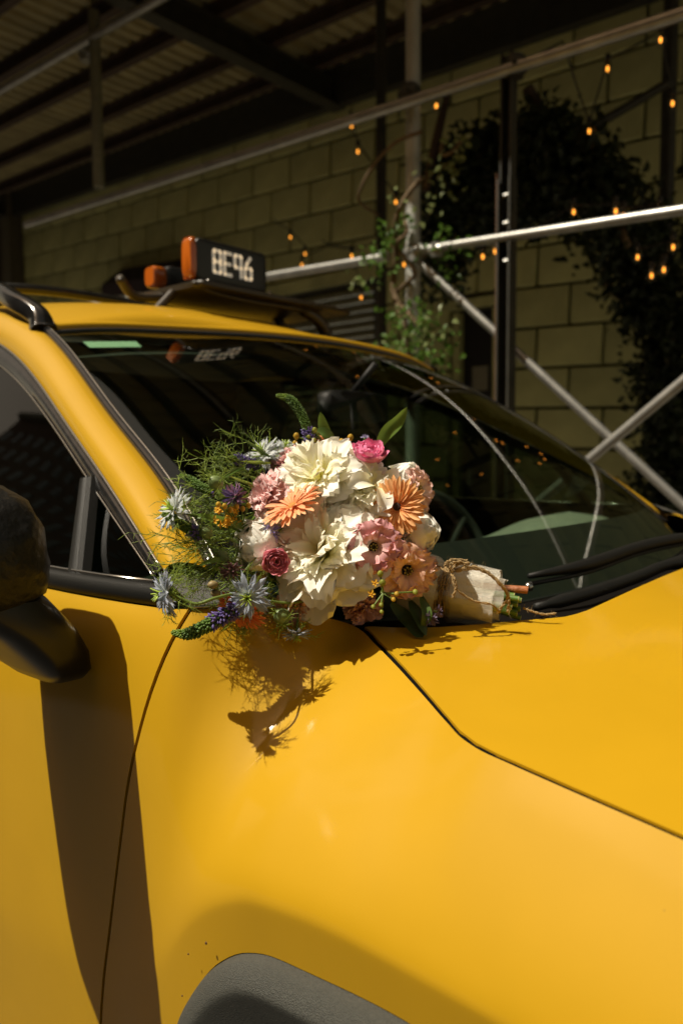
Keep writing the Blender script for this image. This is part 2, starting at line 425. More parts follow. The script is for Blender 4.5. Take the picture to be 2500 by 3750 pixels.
# end pier and dark return at the far left of the wall
pier = thing('brick_pier', 'dark brown pier at the far end of the block wall', 'pier', (WX0 - .5, WY - .05, 0))
PIERM = mat('pier_brick', (0.07, 0.05, 0.032), 0.85, var=0.3, vscale=4)
MB().box((WX0 - .14, WY - .06, 2.4), (.11, .14, 2.4)).build('corner_post', mat('corner_post_paint', (.10, .085, .05), .8, var=.2), pier, smooth=False)
MB().box((WX0 - 2.3, WY + .02, 2.4), (2.04, .14, 2.4)).build('return_wall', PIERM, pier, smooth=False)
for k in range(3):
    MB().box((WX0 - .75 - k * 1.2, WY - .16, 2.5), (.24, .03, 2.2)).build('panel', PIERM, pier, smooth=False)

# small folded awning, purple-grey
aw = thing('awning', 'narrow dark purple awning on the block wall, above the taxi roof', 'awning', on(560, 1030, 1, WY - .2))
a0, a1 = on(370, 1050, 1, WY - .3), on(720, 1000, 1, WY - .3)
AWN = mat('awning_cloth', (0.045, 0.03, 0.04), 0.85, var=.2)
aa, ab = Vector(a0), Vector(a1)
mb = MB(); mb.grid([[aa + Vector((0, .29, .26)), ab + Vector((0, .29, .26))], [aa + Vector((0, .0, .02)), ab + Vector((0, .0, .02))], [aa + Vector((0, 0, -.14)), ab + Vector((0, 0, -.14))], [aa + Vector((0, .012, -.14)), ab + Vector((0, .012, -.14))], [aa + Vector((0, .29, .22)), ab + Vector((0, .29, .22))]])
mb.build('canopy_cloth', AWN, aw, smooth=False)
mb = MB(); mb.tube([aa + Vector((0, 0, -.13)), ab + Vector((0, 0, -.13))], .012, 6); mb.build('front_bar', STEEL, aw)

# ------------------------------------------------------------------ sidewalk shed: deck, joists, beams, posts, pipes
shed = thing('sidewalk_shed', 'steel pipe sidewalk shed with corrugated deck beside the taxi', 'scaffold', (-3, 1.75, .13))
ZB = 4.15            # underside of the cross beams
DZ = 4.475
rows = []
x = -13.0
xs = []
while x < 3.0:
    xs += [(x, 0), (x + .055, 0), (x + .075, .035), (x + .125, .035)]; x += .15
mb = MB(); mb.grid([[(a, .80, sl_(a, DZ + h)) for a, h in xs], [(a, 3.9, sl_(a, DZ + h)) for a, h in xs]], flip=True)
mb.build('deck', DECK, shed, smooth=False)
def ibeam(p0, p1, hgt, wid, up=Vector((0, 0, 1))):
    p0, p1 = Vector(p0), Vector(p1); d = (p1 - p0).normalized(); s = d.cross(up).normalized(); u = s.cross(d)
    tf = hgt * .09; tw = wid * .12
    sec = [(-wid/2, 0), (wid/2, 0), (wid/2, tf), (tw/2, tf), (tw/2, hgt - tf), (wid/2, hgt - tf), (wid/2, hgt), (-wid/2, hgt), (-wid/2, hgt - tf), (-tw/2, hgt - tf), (-tw/2, tf), (-wid/2, tf)]
    m_ = MB(); m_.grid([[p0 + s * a + u * b for a, b in sec], [p1 + s * a + u * b for a, b in sec]], close=True)
    k = len(sec); m_.f += [tuple(range(k))[::-1], tuple(range(k, 2 * k))]; m_.mi += [0, 0]
    return m_
for y in (.92, 1.42, 1.95, 2.48, 3.01, 3.5):
    ibeam((-13, y, sl_(-13, ZB + .205)), (3, y, sl_(3, ZB + .205)), .115, .07).build('joist', JOIST, shed, smooth=False)
for x in (-9.6, -3.82, -.2):
    ibeam((x, .83, sl_(x, ZB)), (x, 3.86, sl_(x, ZB)), .2, .13).build('cross_beam', DARK_STEEL, shed, smooth=False)
MB().box((-5, 3.80, sl_(-5, 4.32)), (7.5, .045, .16), Matrix.Rotation(math.atan(g), 3, 'Y')).build('ledger', DARK_STEEL, shed, smooth=False)
MB().box((-5, .78, sl_(-5, 4.62)), (8, .018, .26), Matrix.Rotation(math.atan(g), 3, 'Y')).build('fascia_board', GREEN_WOOD, shed, smooth=False)
PY = 1.78
def pipe(p0, p1, r, name='pipe', m_=STEEL, n=14):
    o = MB().tube([p0, p1], r, n).build(name, m_, shed, sharp=50); return o
def ppx(px, py, Y=PY): return Vector(on(px, py, 1, Y))
# long ledger under the deck, hand rail pipe and mid rail
t0, t1 = ppx(95, 822, PY - .08), ppx(2500, 48, PY - .08)
d = (t1 - t0).normalized()
pipe(t0, t1 + d * 1.6, .026, 'rail_pipe')
l0, l1 = ppx(480, 1100, PY - .07), ppx(2500, 780, PY - .07)
d = (l1 - l0).normalized()
pipe(l0 - d * 3, ppx(1420, 940, PY - .07), .023, 'rail_pipe'); pipe(ppx(1500, 922, PY - .07), l1 + d * 1.6, .0205, 'rail_pipe')
u0_, u1_ = Vector(on(0, 330, 2, 4.15)), Vector(on(570, 0, 2, 4.05))
d = (u1_ - u0_).normalized(); pipe(u0_ - d * 4, u1_ + d * 4, .03, 'ledger_pipe')
# posts
p = ppx(1512, 500); pipe((p.x, PY, .13), (p.x, PY, sl_(p.x, ZB + .2)), .036, 'post', mat('post_galvanised', (.46, .46, .42), .5, metal=.35, var=.25, vscale=9))
P1X = p.x
MB().box((P1X, PY, .135), (.09, .09, .006)).build('base_plate', DARK_STEEL, shed, smooth=False)
p = ppx(1880, 600); P2X = p.x
zj = ppx(1880, 665).z; zt = ppx(1880, 239).z
def square_post(x, y, z0, z1, h, m_):
    m2 = MB()
    # channel section with turned lips, open towards the street
    sec = [(-h, -h), (-h * .72, -h), (-h * .72, h * .8), (h * .72, h * .8), (h * .72, -h), (h, -h), (h, h), (-h, h)]
    m2.grid([[(x + a, y + b, z0) for a, b in sec], [(x + a, y + b, z1) for a, b in sec]], close=True, flip=True)
    return m2
square_post(P2X, PY - .05, zj - .02, zt + .03, .027, DARK_STEEL).build('channel_post', DARK_STEEL, shed, smooth=False)
square_post(P2X - .004, PY - .05, .13, zj, .033, RUST).build('channel_post', DARK_STEEL, shed, smooth=False)
MB().box((P2X - .0385, PY - .075, (zj + .2) / 2), (.0012, .008, (zj - .15) / 2)).build('rust_streak', RUST, shed, smooth=False)
for py in (705, 808, 948):
    q = ppx(1853, py, PY - .09); MB().tube([q + Vector((-.028, .03, 0)), q + Vector((-.004, .03, 0))], .009, 6).build('bolt', STEEL, shed, smooth=False)
for (px, yy, top, bot, r, mm) in [(1396, 2.75, 420, 1500, .034, DARK_STEEL), (2440, 3.1, 60, 1900, .040, DARK_STEEL)]:
    q = ppx(px, 700, yy); pipe((q.x, yy, .13), (q.x, yy, sl_(q.x, ZB + .2)), r, 'post', mm)
q = Vector(on(345, 100, 2, 4.15)); q2 = Vector(on(352, 690, 1, q.y))
pipe((q.x, q.y, q2.z), (q.x, q.y, sl_(q.x, ZB)), .038, 'stub_post', mat('post_dim', (.16, .16, .11), .6, var=.2))
# braces
def br(a, b, ya, yb, r=.024, m_=STEEL, nm='brace'): pipe(ppx(*a, ya), ppx(*b, yb), r, nm, m_)
def brx(a, b, ya, yb, r, z0, z1):
    p, q = ppx(*a, ya), ppx(*b, yb); d_ = q - p
    e0, e1 = p + d_ * ((z0 - p.z) / d_.z), p + d_ * ((z1 - p.z) / d_.z); pipe(e0, e1, r, 'brace')
brx((1530, 955), (2560, 1905), PY - .05, PY + .10, .020, ppx(1530, 955, PY - .05).z, .14)
brx((2150, 1690), (2620, 1295), PY - .2, PY - .2, .020, .14, 2.2)
br((1640, 330), (1560, 700), 2.3, 2.1, .02, JOIST); br((1930, 320), (2030, 480), 2.3, 2.5, .03, JOIST); br((2150, 475), (2450, 300), 2.6, 3.0, .024, DARK_STEEL)
# couplers at the nodes
def coupler(c, s=.05):
    c = Vector(c); m2 = MB(); m2.tube([c + Vector((-s, 0, 0)), c + Vector((-s * .6, 0, 0)), c + Vector((s * .6, 0, 0)), c + Vector((s, 0, 0))], [s * .66, s * .84, s * .84, s * .66], 10)
    m2.tube([c + Vector((0, 0, -s * .9)), c + Vector((0, 0, s * .9))], s * .8, 10)
    m2.tube([c + Vector((s * .5, -s * 1.4, 0)), c + Vector((s * .5, s, 0))], s * .22, 6)
    return m2
for (px, py) in [(1500, 345), (1885, 245), (1520, 925)]:
    coupler(ppx(px, py, PY - .05)).build('coupler', DARK_STEEL if py < 400 else STEEL, shed, sharp=40)
coupler(ppx(1600, 915, PY - .07), .036).build('coupler', STEEL, shed, sharp=40)
coupler(Vector(on(320, 195, 2, 4.12)), .06).build('coupler', STEEL, shed, sharp=40)

# ------------------------------------------------------------------ houses across the street (they show only in the paint and the glass)
HB = mat('townhouse_brick', (0.17, 0.10, 0.07), 0.85, var=0.2, vscale=3)
HW = mat('townhouse_window', (0.03, 0.035, 0.04), 0.1)
HT = mat('townhouse_trim', (0.34, 0.31, 0.26), 0.8)
for i, (x0, x1, hh, lab) in enumerate([(-62, -14, 31, 'brick apartment house across the street, opposite the taxi rear'), (-14, 6, 19, 'brick apartment house across the street, opposite the taxi door'), (6, 26, 21, 'brick apartment house across the street, opposite the taxi nose')]):
    hse = thing('apartment_house', lab, 'house', ((x0 + x1) / 2, -17, 0), 'houses across the street')
    MB().box(((x0 + x1) / 2, -20, hh / 2), ((x1 - x0) / 2 - .02, 3, hh / 2)).build('wall', HB, hse, smooth=False)
    MB().box(((x0 + x1) / 2, -16.85, hh - .3), ((x1 - x0) / 2 - .05, .3, .35)).build('cornice', HT, hse, smooth=False)
    wme = bevel_box_mesh('window', (.55, .05, .95), .02); wme.materials.append(HW)
    fl = 0
    z = 2.2
    while z < hh - 2.0:
        for k in range(int((x1 - x0) / 2.4)):
            o = link('window', wme, None, hse); o.location = (x0 + 1.6 + k * 2.4, -17.0, z)
        z += 3.1
# ------------------------------------------------------------------ the taxi
taxi = thing('taxi_cab', 'yellow taxi crossover parked at the kerb with a bouquet on its fender', 'car', (-0.6, 0, 0))
zA = hermite([-2.4, -.12, -.05, 0, .04, .081, .111, .157, .199, .238, .274, .394, .6, .70, .78, .86, .92, 1.0], [.34, .36, .40, .47, .57, .694, .743, .797, .827, .841, .846, .856, .854, .842, .805, .73, .60, .45])
yA = hermite([-2.4, -.1, 0, .081, .111, .157, .199, .274, .394, .8, 1.0], [-.90, -.905, -.921, -.936, -.940, -.944, -.946, -.948, -.949, -.94, -.90])
Cc = hermite([-2.4, -.4, -.1, 0, .045, .116, .172, .217, .341, .488, .7, .85, .95, 1.05], [(-.915, .62), (-.918, .62), (-.920, .66), (-.929, .71), (-.935, .747), (-.944, .829), (-.949, .870), (-.952, .890), (-.954, .904), (-.954, .901), (-.95, .89), (-.938, .83), (-.92, .72), (-.88, .6)])
Tt = hermite([-2.4, -.3, -.02, .014, .03, .06, .1, .145, .19, .230, .308, .352, .383, .419, .471, .528, .579, .7, .85, 1.05],
             [(-.868, 1.125), (-.868, 1.122), (-.865, 1.128), (-.858, 1.131), (-.846, 1.132), (-.806, 1.129), (-.752, 1.120), (-.700, 1.104), (-.723, 1.096), (-.745, 1.088), (-.795, 1.075), (-.822, 1.0655), (-.842, 1.0613), (-.855, 1.059), (-.858, 1.053), (-.860, 1.046), (-.860, 1.0387), (-.86, 1.02), (-.85, .99), (-.80, .94)])
from functools import lru_cache
@lru_cache(maxsize=None)
def profile(x):
    """whole flank profile: arch edge, vertical band, flare crease, shoulder line, shut line (111 points)"""
    ya, za = yA(x), zA(x); yc, zc = Cc(x); yt, zt = Tt(x)
    u = np.linspace(0, 1, 81)[:, None]
    p0, p3 = np.array((yc, zc)), np.array((yt, zt))
    p1 = np.array((yc + .004, zc + .45 * (zt - zc))); p2 = np.array((yt - .60 * (yt - yc), zt - .014))
    bez = (1 - u) ** 3 * p0 + 3 * u * (1 - u) ** 2 * p1 + 3 * u * u * (1 - u) * p2 + u ** 3 * p3
    w_ = min(max((x + .10) / .36, 0), 1); w_ = w_ * w_ * (3 - 2 * w_)
    ch = np.linalg.norm(p3 - p0); pc = p0 + np.array((.22, .975)) * ch * .28
    cr = (1 - u) ** 2 * p0 + 2 * u * (1 - u) * pc + u * u * p3
    q = bez * (1 - w_) + cr * w_
    b = np.linspace(0, 1, 31)[:, None]; band = np.array((ya, za)) * (1 - b) + p0 * b
    q = np.concatenate([band[:-1], q])
    lock = np.ones((111, 1)); lock[:44] = .12
    for _ in range(90): q[1:-1] += .5 * lock[1:-1] * ((q[:-2] + q[2:]) / 2 - q[1:-1])
    return q
def bodyS(x, t):
    """near flank: t 0 arch edge .. 1 flare crease .. 2 shut line below the hood / belt line"""
    q = profile(round(float(x), 5))
    f = t * 30 if t <= 1 else 30 + (t - 1.0) * 80
    i = min(int(f), 109); r = q[i] * (1 - f + i) + q[i + 1] * (f - i)
    return np.array((x, r[0], r[1]))
x_d = hermite([.3, .57, .72, .85, .91, 1.0, 1.07, 1.14], [-.16, -.12, -.085, -.06, -.05, -.027, -.006, .016])
def xcut(t):
    x = -.05
    for _ in range(40): x = .5 * x + .5 * x_d(bodyS(x, t)[2])
    return x
TS = [0, .12, .25, .4, .55, .7, .8, .88, .94, 1.0, 1.03, 1.06, 1.1, 1.15, 1.2, 1.25, 1.29, 1.32, 1.345, 1.37, 1.395, 1.42, 1.445, 1.47, 1.5, 1.55, 1.6, 1.66, 1.72, 1.78, 1.84, 1.89, 1.93, 1.96, 1.98, 2.0]
def mirrored(rows): return [[(p[0], -p[1], p[2]) for p in r] for r in rows]
def normals(rows):
    a = np.array(rows, float); du = np.gradient(a, axis=0); dv = np.gradient(a, axis=1)
    n = np.cross(du, dv); n /= (np.linalg.norm(n, axis=2, keepdims=True) + 1e-12); return n
def panel(name, rows, mat_, sides='', depth=.0045, flip=False, far=False, parent=None, sgn=1.0):
    """an outer skin with its edges folded inwards; sides: letters for which edges fold (b t l r)"""
    a = np.array(rows, float); n = normals(a) * sgn
    ext = a
    def fold(edge, nr): return edge - nr * depth
    if 'b' in sides: ext = np.concatenate([fold(ext[:1], n[:1]), ext]); n = np.concatenate([n[:1], n])
    if 't' in sides: ext = np.concatenate([ext, fold(ext[-1:], n[-1:])]); n = np.concatenate([n, n[-1:]])
    if 'l' in sides: ext = np.concatenate([fold(ext[:, :1], n[:, :1]), ext], axis=1); n = np.concatenate([n[:, :1], n], axis=1)
    if 'r' in sides: ext = np.concatenate([ext, fold(ext[:, -1:], n[:, -1:])], axis=1)
    R = [[tuple(p) for p in r] for r in ext]
    o = MB().grid(R, flip=flip).build(name, mat_, parent or taxi, sharp=50)
    if far: MB().grid(mirrored(R), flip=not flip).build(name, mat_, parent or taxi, sharp=50)
    return o
GAP = .0030
# front wing
rows = []
for t in TS:
    x0 = xcut(t) + GAP
    xs_ = list(np.linspace(x0, .44, 56)) + list(np.linspace(.46, 1.04, 24))
    tt = t
    r = []
    for x in xs_:
        p = bodyS(x, t if t <= 1 or x < .1 else 1 + (t - 1) * (1 - .016 * min(1, (x - .1) / .05)))
        r.append(p)
    rows.append(r)
a = np.array(rows)
# keep the gap to the hood

panel('fender', a, PAINT, 'tl', far=True, flip=True, sgn=-1.0)
# front door skin
rows = []
for t in TS:
    x1 = xcut(t) - GAP
    rows.append([bodyS(x, t) for x in np.linspace(-1.05, x1, 44)])
frows = np.array(rows)
panel('front_door', frows, PAINT, 'tr', far=True, flip=True, sgn=-1.0)
rows = [[bodyS(x, t) for x in np.linspace(-2.3, -1.055, 12)] for t in TS]
panel('rear_door', rows, PAINT, 'tr', far=True, flip=True, sgn=-1.0)
# black sheets close below the skins: shade of the shut lines put in as colour
rows = [[bodyS(x, t) for x in list(np.linspace(-2.3, -.2, 12)) + list(np.linspace(-.18, 1.0, 60))] for t in TS]
a = np.array(rows); n = -normals(a); inn = a - n * .0055
inn[-1, :, 2] -= .0; R = [[tuple(p) for p in r] for r in inn]
MB().grid(R, flip=True).build('gap_shade_sheet', DARK_VOID, taxi); MB().grid(mirrored(R)).build('gap_shade_sheet', DARK_VOID, taxi)

# hood
Wc = lambda x: -Tt(max(x, .145))[0]
zTc = lambda x: Tt(max(x, .145))[1]
xr_of_y = hermite([0, .30, .45, .50, .55, .60, .66, .70, .72], [.340, .338, .333, .323, .288, .247, .192, .150, .148])
Hh = hermite([.145, .2, .25, .33, .6, 1.05], [.010, .028, .042, .050, .064, .085])
def hoodS(x, v):
    W = Wc(x); y = v * W; s = abs(v)
    z = zTc(x) + Hh(x) * (1 - s ** 2.3)
    # raised field bounded by a soft line that runs forward from the cowl
    line = .50 + .10 * (x - .34)
    e = (abs(y) - line) / .035
    z += .004 * (1 / (1 + math.exp(-e)) - 1) * -1 * min(1, max(0, (x - .2) / .15)) - .002
    return np.array((x, y, z))
vs = [-1, -.985, -.96, -.93, -.9, -.86, -.82, -.78, -.74, -.7, -.66, -.63, -.6, -.57, -.54, -.5, -.44, -.36, -.24, -.12, 0]
vs = vs + [-v for v in vs[-2::-1]]
rows = []
for v in vs:
    xr = .3
    for _ in range(60): xr = .6 * xr + .4 * xr_of_y(min(.72, abs(v) * Wc(xr)))
    rows.append([hoodS(x, v) for x in list(np.linspace(xr, xr + .06, 7)) + list(np.linspace(xr + .075, 1.04, 34))])
hood_a = np.array(rows); hood_a[:, :, 1] *= (1 - .0028 / .82)
panel('hood', hood_a, PAINT, 'btl', flip=True, sgn=-1.0)
n = -normals(hood_a); inn = hood_a - n * .0055
inn[:, 0] += np.array((.012, 0, 0))
MB().grid([[tuple(p) for p in r] for r in inn], flip=True).build('hood_gap_shade_sheet', DARK_VOID, taxi)  # black sheet that paints shade into the gaps round the hood
# nose and tail close the body
for nm, xx, dx in (('front_bumper', 1.04, .14), ('tailgate', -2.3, -.18)):
    sec = [bodyS(xx, t) for t in TS]; far_ = [np.array((p[0], -p[1], p[2])) for p in sec][::-1]
    zt = 1.02 if dx > 0 else 1.12
    ring = sec + far_
    rows = [[tuple(p) for p in ring], [(p[0] + dx, p[1] * .86, p[2] * .97 + .01) for p in ring], [(p[0] + dx * 1.15, p[1] * .5, .35 + (p[2] - .35) * .8) for p in ring], [(p[0] + dx * 1.2, 0, .35 + (p[2] - .35) * .75) for p in ring]]
    MB().grid(rows, flip=(dx < 0)).build(nm, PAINT, taxi)
# sills / floor
MB().box((-.6, 0, .33), (1.7, .86, .03)).build('floor_pan', DARK_VOID, taxi, smooth=False)

# wheel arch cladding
arch = [(x, zA(x)) for x in list(np.linspace(-.0, .3, 34)) + list(np.linspace(.32, .66, 14)) + list(np.linspace(.68, .96, 24))]
P = np.array(arch); tg = np.gradient(P, axis=0); tg /= np.linalg.norm(tg, axis=1, keepdims=True); nin = np.stack([tg[:, 1], -tg[:, 0]], 1)
off = [(.0005, .010), (.0012, -.004), (.004, -.010), (.012, -.0165), (.022, -.0215), (.026, -.0222), (.029, -.0215), (.034, -.0195), (.06, -.008), (.105, .010), (.110, .014), (.111, .06), (.11, .22)]
for sg in (1, -1):
    rows = []
    for (d, yo) in off:
        rows.append([(P[i, 0] + nin[i, 0] * d, sg * (yA(P[i, 0]) + yo), P[i, 1] + nin[i, 1] * d) for i in range(len(P))])
    MB().grid(rows, flip=(sg < 0)).build('wheel_arch_cladding', GREY_PLASTIC, taxi, sharp=60)
# front wheels
def wheel(cx, cy, cz):
    s_ = 1 if cy > 0 else -1
    M = Matrix.Translation((cx, cy, cz)) @ Matrix.Rotation(-s_ * PI / 2, 4, 'X')
    ty = MB().lathe([(.24, -.10), (.30, -.112), (.345, -.105), (.36, -.085), (.363, 0), (.36, .085), (.345, .105), (.30, .112), (.24, .10)], 40, M).build('wheel', RUBBER, taxi)
    rim = MB().lathe([(.24, .10), (.235, .09), (.21, .05), (.06, .06), (.05, .085), (.0, .085)], 40, M)
    for k in range(5):
        a_ = 2 * PI * k / 5; R_ = M @ Matrix.Rotation(a_, 4, 'Z')
        rim.add([R_ @ Vector(p) for p in [(.05, -.03, .085), (.22, -.02, .095), (.22, .02, .095), (.05, .03, .085), (.05, -.03, .06), (.22, -.02, .07), (.22, .02, .07), (.05, .03, .06)]], [(0, 1, 2, 3), (0, 4, 5, 1), (3, 2, 6, 7)])
    rim.build('rim', mat('rim_alloy', (.4, .4, .4), .35, metal=.9), ty)
for cy in (-.79, .79): wheel(.48, cy, .363)
for cy in (-.79, .79): wheel(-2.1, cy, .363)

# ------------------------------------------------------------------ greenhouse
E1 = [(-.067, -.836, 1.166), (-.19, -.804, 1.232), (-.32, -.77, 1.30), (-.403, -.752, 1.335), (-.51, -.725, 1.39), (-.65, -.688, 1.463), (-.77, -.662, 1.515), (-.89, -.645, 1.556), (-1.1, -.632, 1.60), (-1.5, -.63, 1.62), (-2.2, -.63, 1.59)]
E2 = [(-.030, -.786, 1.161), (-.150, -.743, 1.256), (-.235, -.724, 1.299), (-.36, -.700, 1.350), (-.475, -.670, 1.419), (-.635, -.630, 1.508), (-.755, -.603, 1.571), (-.86, -.592, 1.607), (-1.06, -.585, 1.650), (-1.5, -.58, 1.672), (-2.2, -.58, 1.64)]
F2 = [(.02, .806, 1.105), (-.012, .794, 1.144), (-.116, .756, 1.227), (-.26, .707, 1.338), (-.39, .668, 1.424), (-.494, .639, 1.488), (-.625, .605, 1.563), (-.80, .592, 1.607), (-1.06, .585, 1.650), (-1.5, .58, 1.672), (-2.2, .58, 1.64)]
F1 = [(-.04, .845, 1.135), (-.067, .842, 1.160), (-.19, .806, 1.232), (-.33, .768, 1.31), (-.45, .74, 1.37), (-.56, .71, 1.425), (-.70, .672, 1.50), (-.86, .65, 1.55), (-1.1, .632, 1.60), (-1.5, .63, 1.62), (-2.2, .63, 1.59)]
def fair(pts, n, it=60):
    p = np.array(catmull(pts, 400)); L_ = np.concatenate([[0], np.cumsum(np.linalg.norm(np.diff(p, axis=0), axis=1))])
    q = np.stack([np.interp(np.linspace(0, L_[-1], n), L_, p[:, k]) for k in range(3)], 1)
    for _ in range(it): q[1:-1] += .5 * ((q[:-2] + q[2:]) / 2 - q[1:-1])
    return q
E1, E2, F1, F2 = (fair(c, 121, 90) for c in (E1, E2, F1, F2))
iE = int(np.argmin(np.linalg.norm(E2 - np.array((-.755, -.603, 1.571)), axis=1))); iF = int(np.argmin(np.linalg.norm(F2 - np.array((-.625, .605, 1.563)), axis=1)))
def pillar(A_, B_, sg):
    a_ = list(A_); b_ = list(B_)
    rows = []
    for p, q in zip(a_, b_):
        tan = Vector((-.75, 0, .55)); ac = Vector(q - p)
        n_ = Vector((.25, -.62 * sg, .74)).normalized()
        r = []
        for k in range(11):
            u = k / 10; c_ = Vector(p) * (1 - u) + Vector(q) * u
            r.append(tuple(c_ + n_ * (.020 * (1 - abs(2 * u - 1) ** 2.6))))
        rows.append(r)
    return rows
MB().grid(pillar(E1, E2, 1), flip=False).build('windshield_pillar', PAINT, taxi)
MB().grid(pillar(F1, F2, -1), flip=True).build('windshield_pillar', PAINT, taxi)

# windshield: surface spanned by base, header and the two pillar edges
HEAD = [tuple(E2[iE]), (-.768, -.50, 1.583), (-.776, -.375, 1.595), (-.755, -.154, 1.609), (-.712, -.009, 1.612), (-.668, .153, 1.609), (-.636, .35, 1.597), (-.622, .50, 1.580), tuple(F2[iF])]
BASE = [(.010, -.796, 1.120), (.085, -.70, 1.098), (.145, -.55, 1.090), (.195, -.35, 1.088), (.215, -.1, 1.088), (.215, .1, 1.088), (.195, .35, 1.088), (.145, .55, 1.09), (.075, .72, 1.095), (.02, .806, 1.105)]
NU, NV = 41, 31
hd, bs = fair(HEAD, NU, 12), fair(BASE, NU, 10)
ls = fair([BASE[0]] + [tuple(p) for p in E2[4:iE + 1:4]] + ([] if (iE - 4) % 4 == 0 else [tuple(E2[iE])]), NV, 20); rs = fair([tuple(p) for p in F2[:iF + 1:4]] + ([] if iF % 4 == 0 else [tuple(F2[iF])]), NV, 8)
rows = []
for j in range(NV):
    v = j / (NV - 1); r = []
    for i in range(NU):
        u = i / (NU - 1)
        p = (1 - v) * bs[i] + v * hd[i] + (1 - u) * ls[j] + u * rs[j] - ((1 - u) * (1 - v) * bs[0] + u * (1 - v) * bs[-1] + (1 - u) * v * hd[0] + u * v * hd[-1])
        bul = .014 * 4 * v * (1 - v) * (4 * u * (1 - u)) ** .5
        r.append(p + np.array((.5, 0, .86)) * bul)
    rows.append(r)
WS = np.array(rows)
ws = MB().grid([[tuple(p) for p in r] for r in WS]).build('windshield', WINDSHIELD, taxi)
# black ceramic band and rubber round the glass
def strip(path, r, m_, nm, par=taxi, n=8): return MB().tube(path, r, n).build(nm, m_, par)
strip([p + np.array((.004, -.002, .004)) for p in list(E2[:iE + 1])], .0085, GLOSS_BLACK, 'windshield_trim')
strip([p + np.array((.004, -.004, .002)) for p in list(F2[:iF + 1])], .005, GLOSS_BLACK, 'windshield_trim')
strip([p + np.array((.002, 0, .000)) for p in hd], .0038, RUBBER, 'header_seal')
strip([p + np.array((-.012, 0, .0085)) for p in hd], .0105, PAINT, 'roof_lip')
strip([p + np.array((.010, -.001, .010)) for p in list(E2[:iE + 1])], .0022, CHROME, 'trim_edge')
fr = [[WS[j][i] - np.array((.5, 0, .86)) * .004 for i in range(NU)] for j in (0, 2, 4)]
MB().grid([[tuple(p) for p in r] for r in fr]).build('ceramic_band', RUBBER, ws)
# pale green registration sticker behind the glass, top corner
def wpoint(px, py):
    d_ = CF + CR * (px - 1250.0) / FPX + CU * (1875.0 - py) / FPX
    best = None
    A_ = WS.reshape(-1, 3); v_ = A_ - CAM_POS; tt = v_ @ d_ / (d_ @ d_); e_ = np.linalg.norm(v_ - tt[:, None] * d_, axis=1)
    k = np.argsort(e_)[:4]; w_ = 1 / (e_[k] + 1e-4); t_ = (tt[k] * w_).sum() / w_.sum()
    return CAM_POS + d_ * t_
st = [wpoint(305, 1240) , wpoint(500, 1240), wpoint(522, 1260), wpoint(330, 1262)]
MB().add([p - np.array((.5, 0, .86)) * .006 for p in st], [(0, 1, 2, 3)]).build('sticker', STICKER, ws, smooth=False)

# roof skin
zc_ = hermite([-2.2, -1.7, -1.3, -1.0, -.85, -.7, -.6], [1.70, 1.735, 1.735, 1.708, 1.675, 1.618, 1.60])
rows = []
for j in range(40):
    s = j / 39; r = []
    for i in range(NU):
        u = i / (NU - 1)
        h0 = hd[i]
        x = h0[0] + (-2.2 - h0[0]) * s ** 1.5
        y = h0[1] + ((-.58 + 1.16 * u) - h0[1]) * min(1, s * 2)
        q = abs(2 * u - 1)
        # side height at this x
        ed = E2[iE:] if u < .5 else F2[iF:]
        ze = np.interp(-x, [-p[0] for p in ed], [p[2] for p in ed])
        zz = zc_(x) - (zc_(x) - ze) * q ** 2.4
        if x > -.78: pass
        k = min(1.0, s / .06)
        z = h0[2] * (1 - k) + zz * k
        r.append((x, y, max(z, h0[2])))
    rows.append(r)
MB().grid(rows).build('roof', PAINT, taxi)
# roof rails
for sg, ed in ((-1, [E2[iE]]*7), (1, [F2[iF]]*7)):
    low = 0 if sg < 0 else .035
    pts = [(ed[6][0] - .012, ed[6][1] - sg * .0 , ed[6][2] + .006), (ed[6][0] - .035, ed[6][1], ed[6][2] + .040 - low * .7), (ed[6][0] - .11, ed[6][1] + sg * .004, ed[6][2] + .075 - low), (-1.05, sg * .592, 1.695 - low), (-1.4, sg * .588, 1.725 - low), (-2.0, sg * .585, 1.715 - low)]
    rows = []
    pp = catmull(pts, 40)
    for i, p in enumerate(pp):
        w_, h_ = .020, .020 if i < 30 else .018
        if i < 6: w_ *= 1 + (6 - i) * .06
        t_ = Vector(pp[min(i + 1, 39)] - pp[max(i - 1, 0)]).normalized(); sd = Vector((0, 1, 0)); up_ = sd.cross(t_) * -1
        up_ = t_.cross(sd).normalized()
        if up_.z < 0: up_ = -up_
        sec = [(math.copysign(abs(math.cos(a_)) ** .6, math.cos(a_)) * w_, math.copysign(abs(math.sin(a_)) ** .6, math.sin(a_)) * h_) for a_ in np.linspace(0, 2 * PI, 16, endpoint=False)]
        rows.append([Vector(p) + sd * q[0] + up_ * q[1] for q in sec])
    m2 = MB(); m2.grid(rows, close=True, flip=False); m2.f.append(tuple(range(16))); m2.mi.append(0)
    m2.build('roof_rail', GLOSS_BLACK if sg < 0 else BLACK_PLASTIC, taxi)
# cross bars of the rack on the far half of the roof
for x in (-1.35,):
    strip(catmull([(x, -.57, 1.745), (x, -.3, 1.775), (x, 0, 1.78), (x, .3, 1.775), (x, .57, 1.745)], 20), .014, GLOSS_BLACK, 'rack_bar')

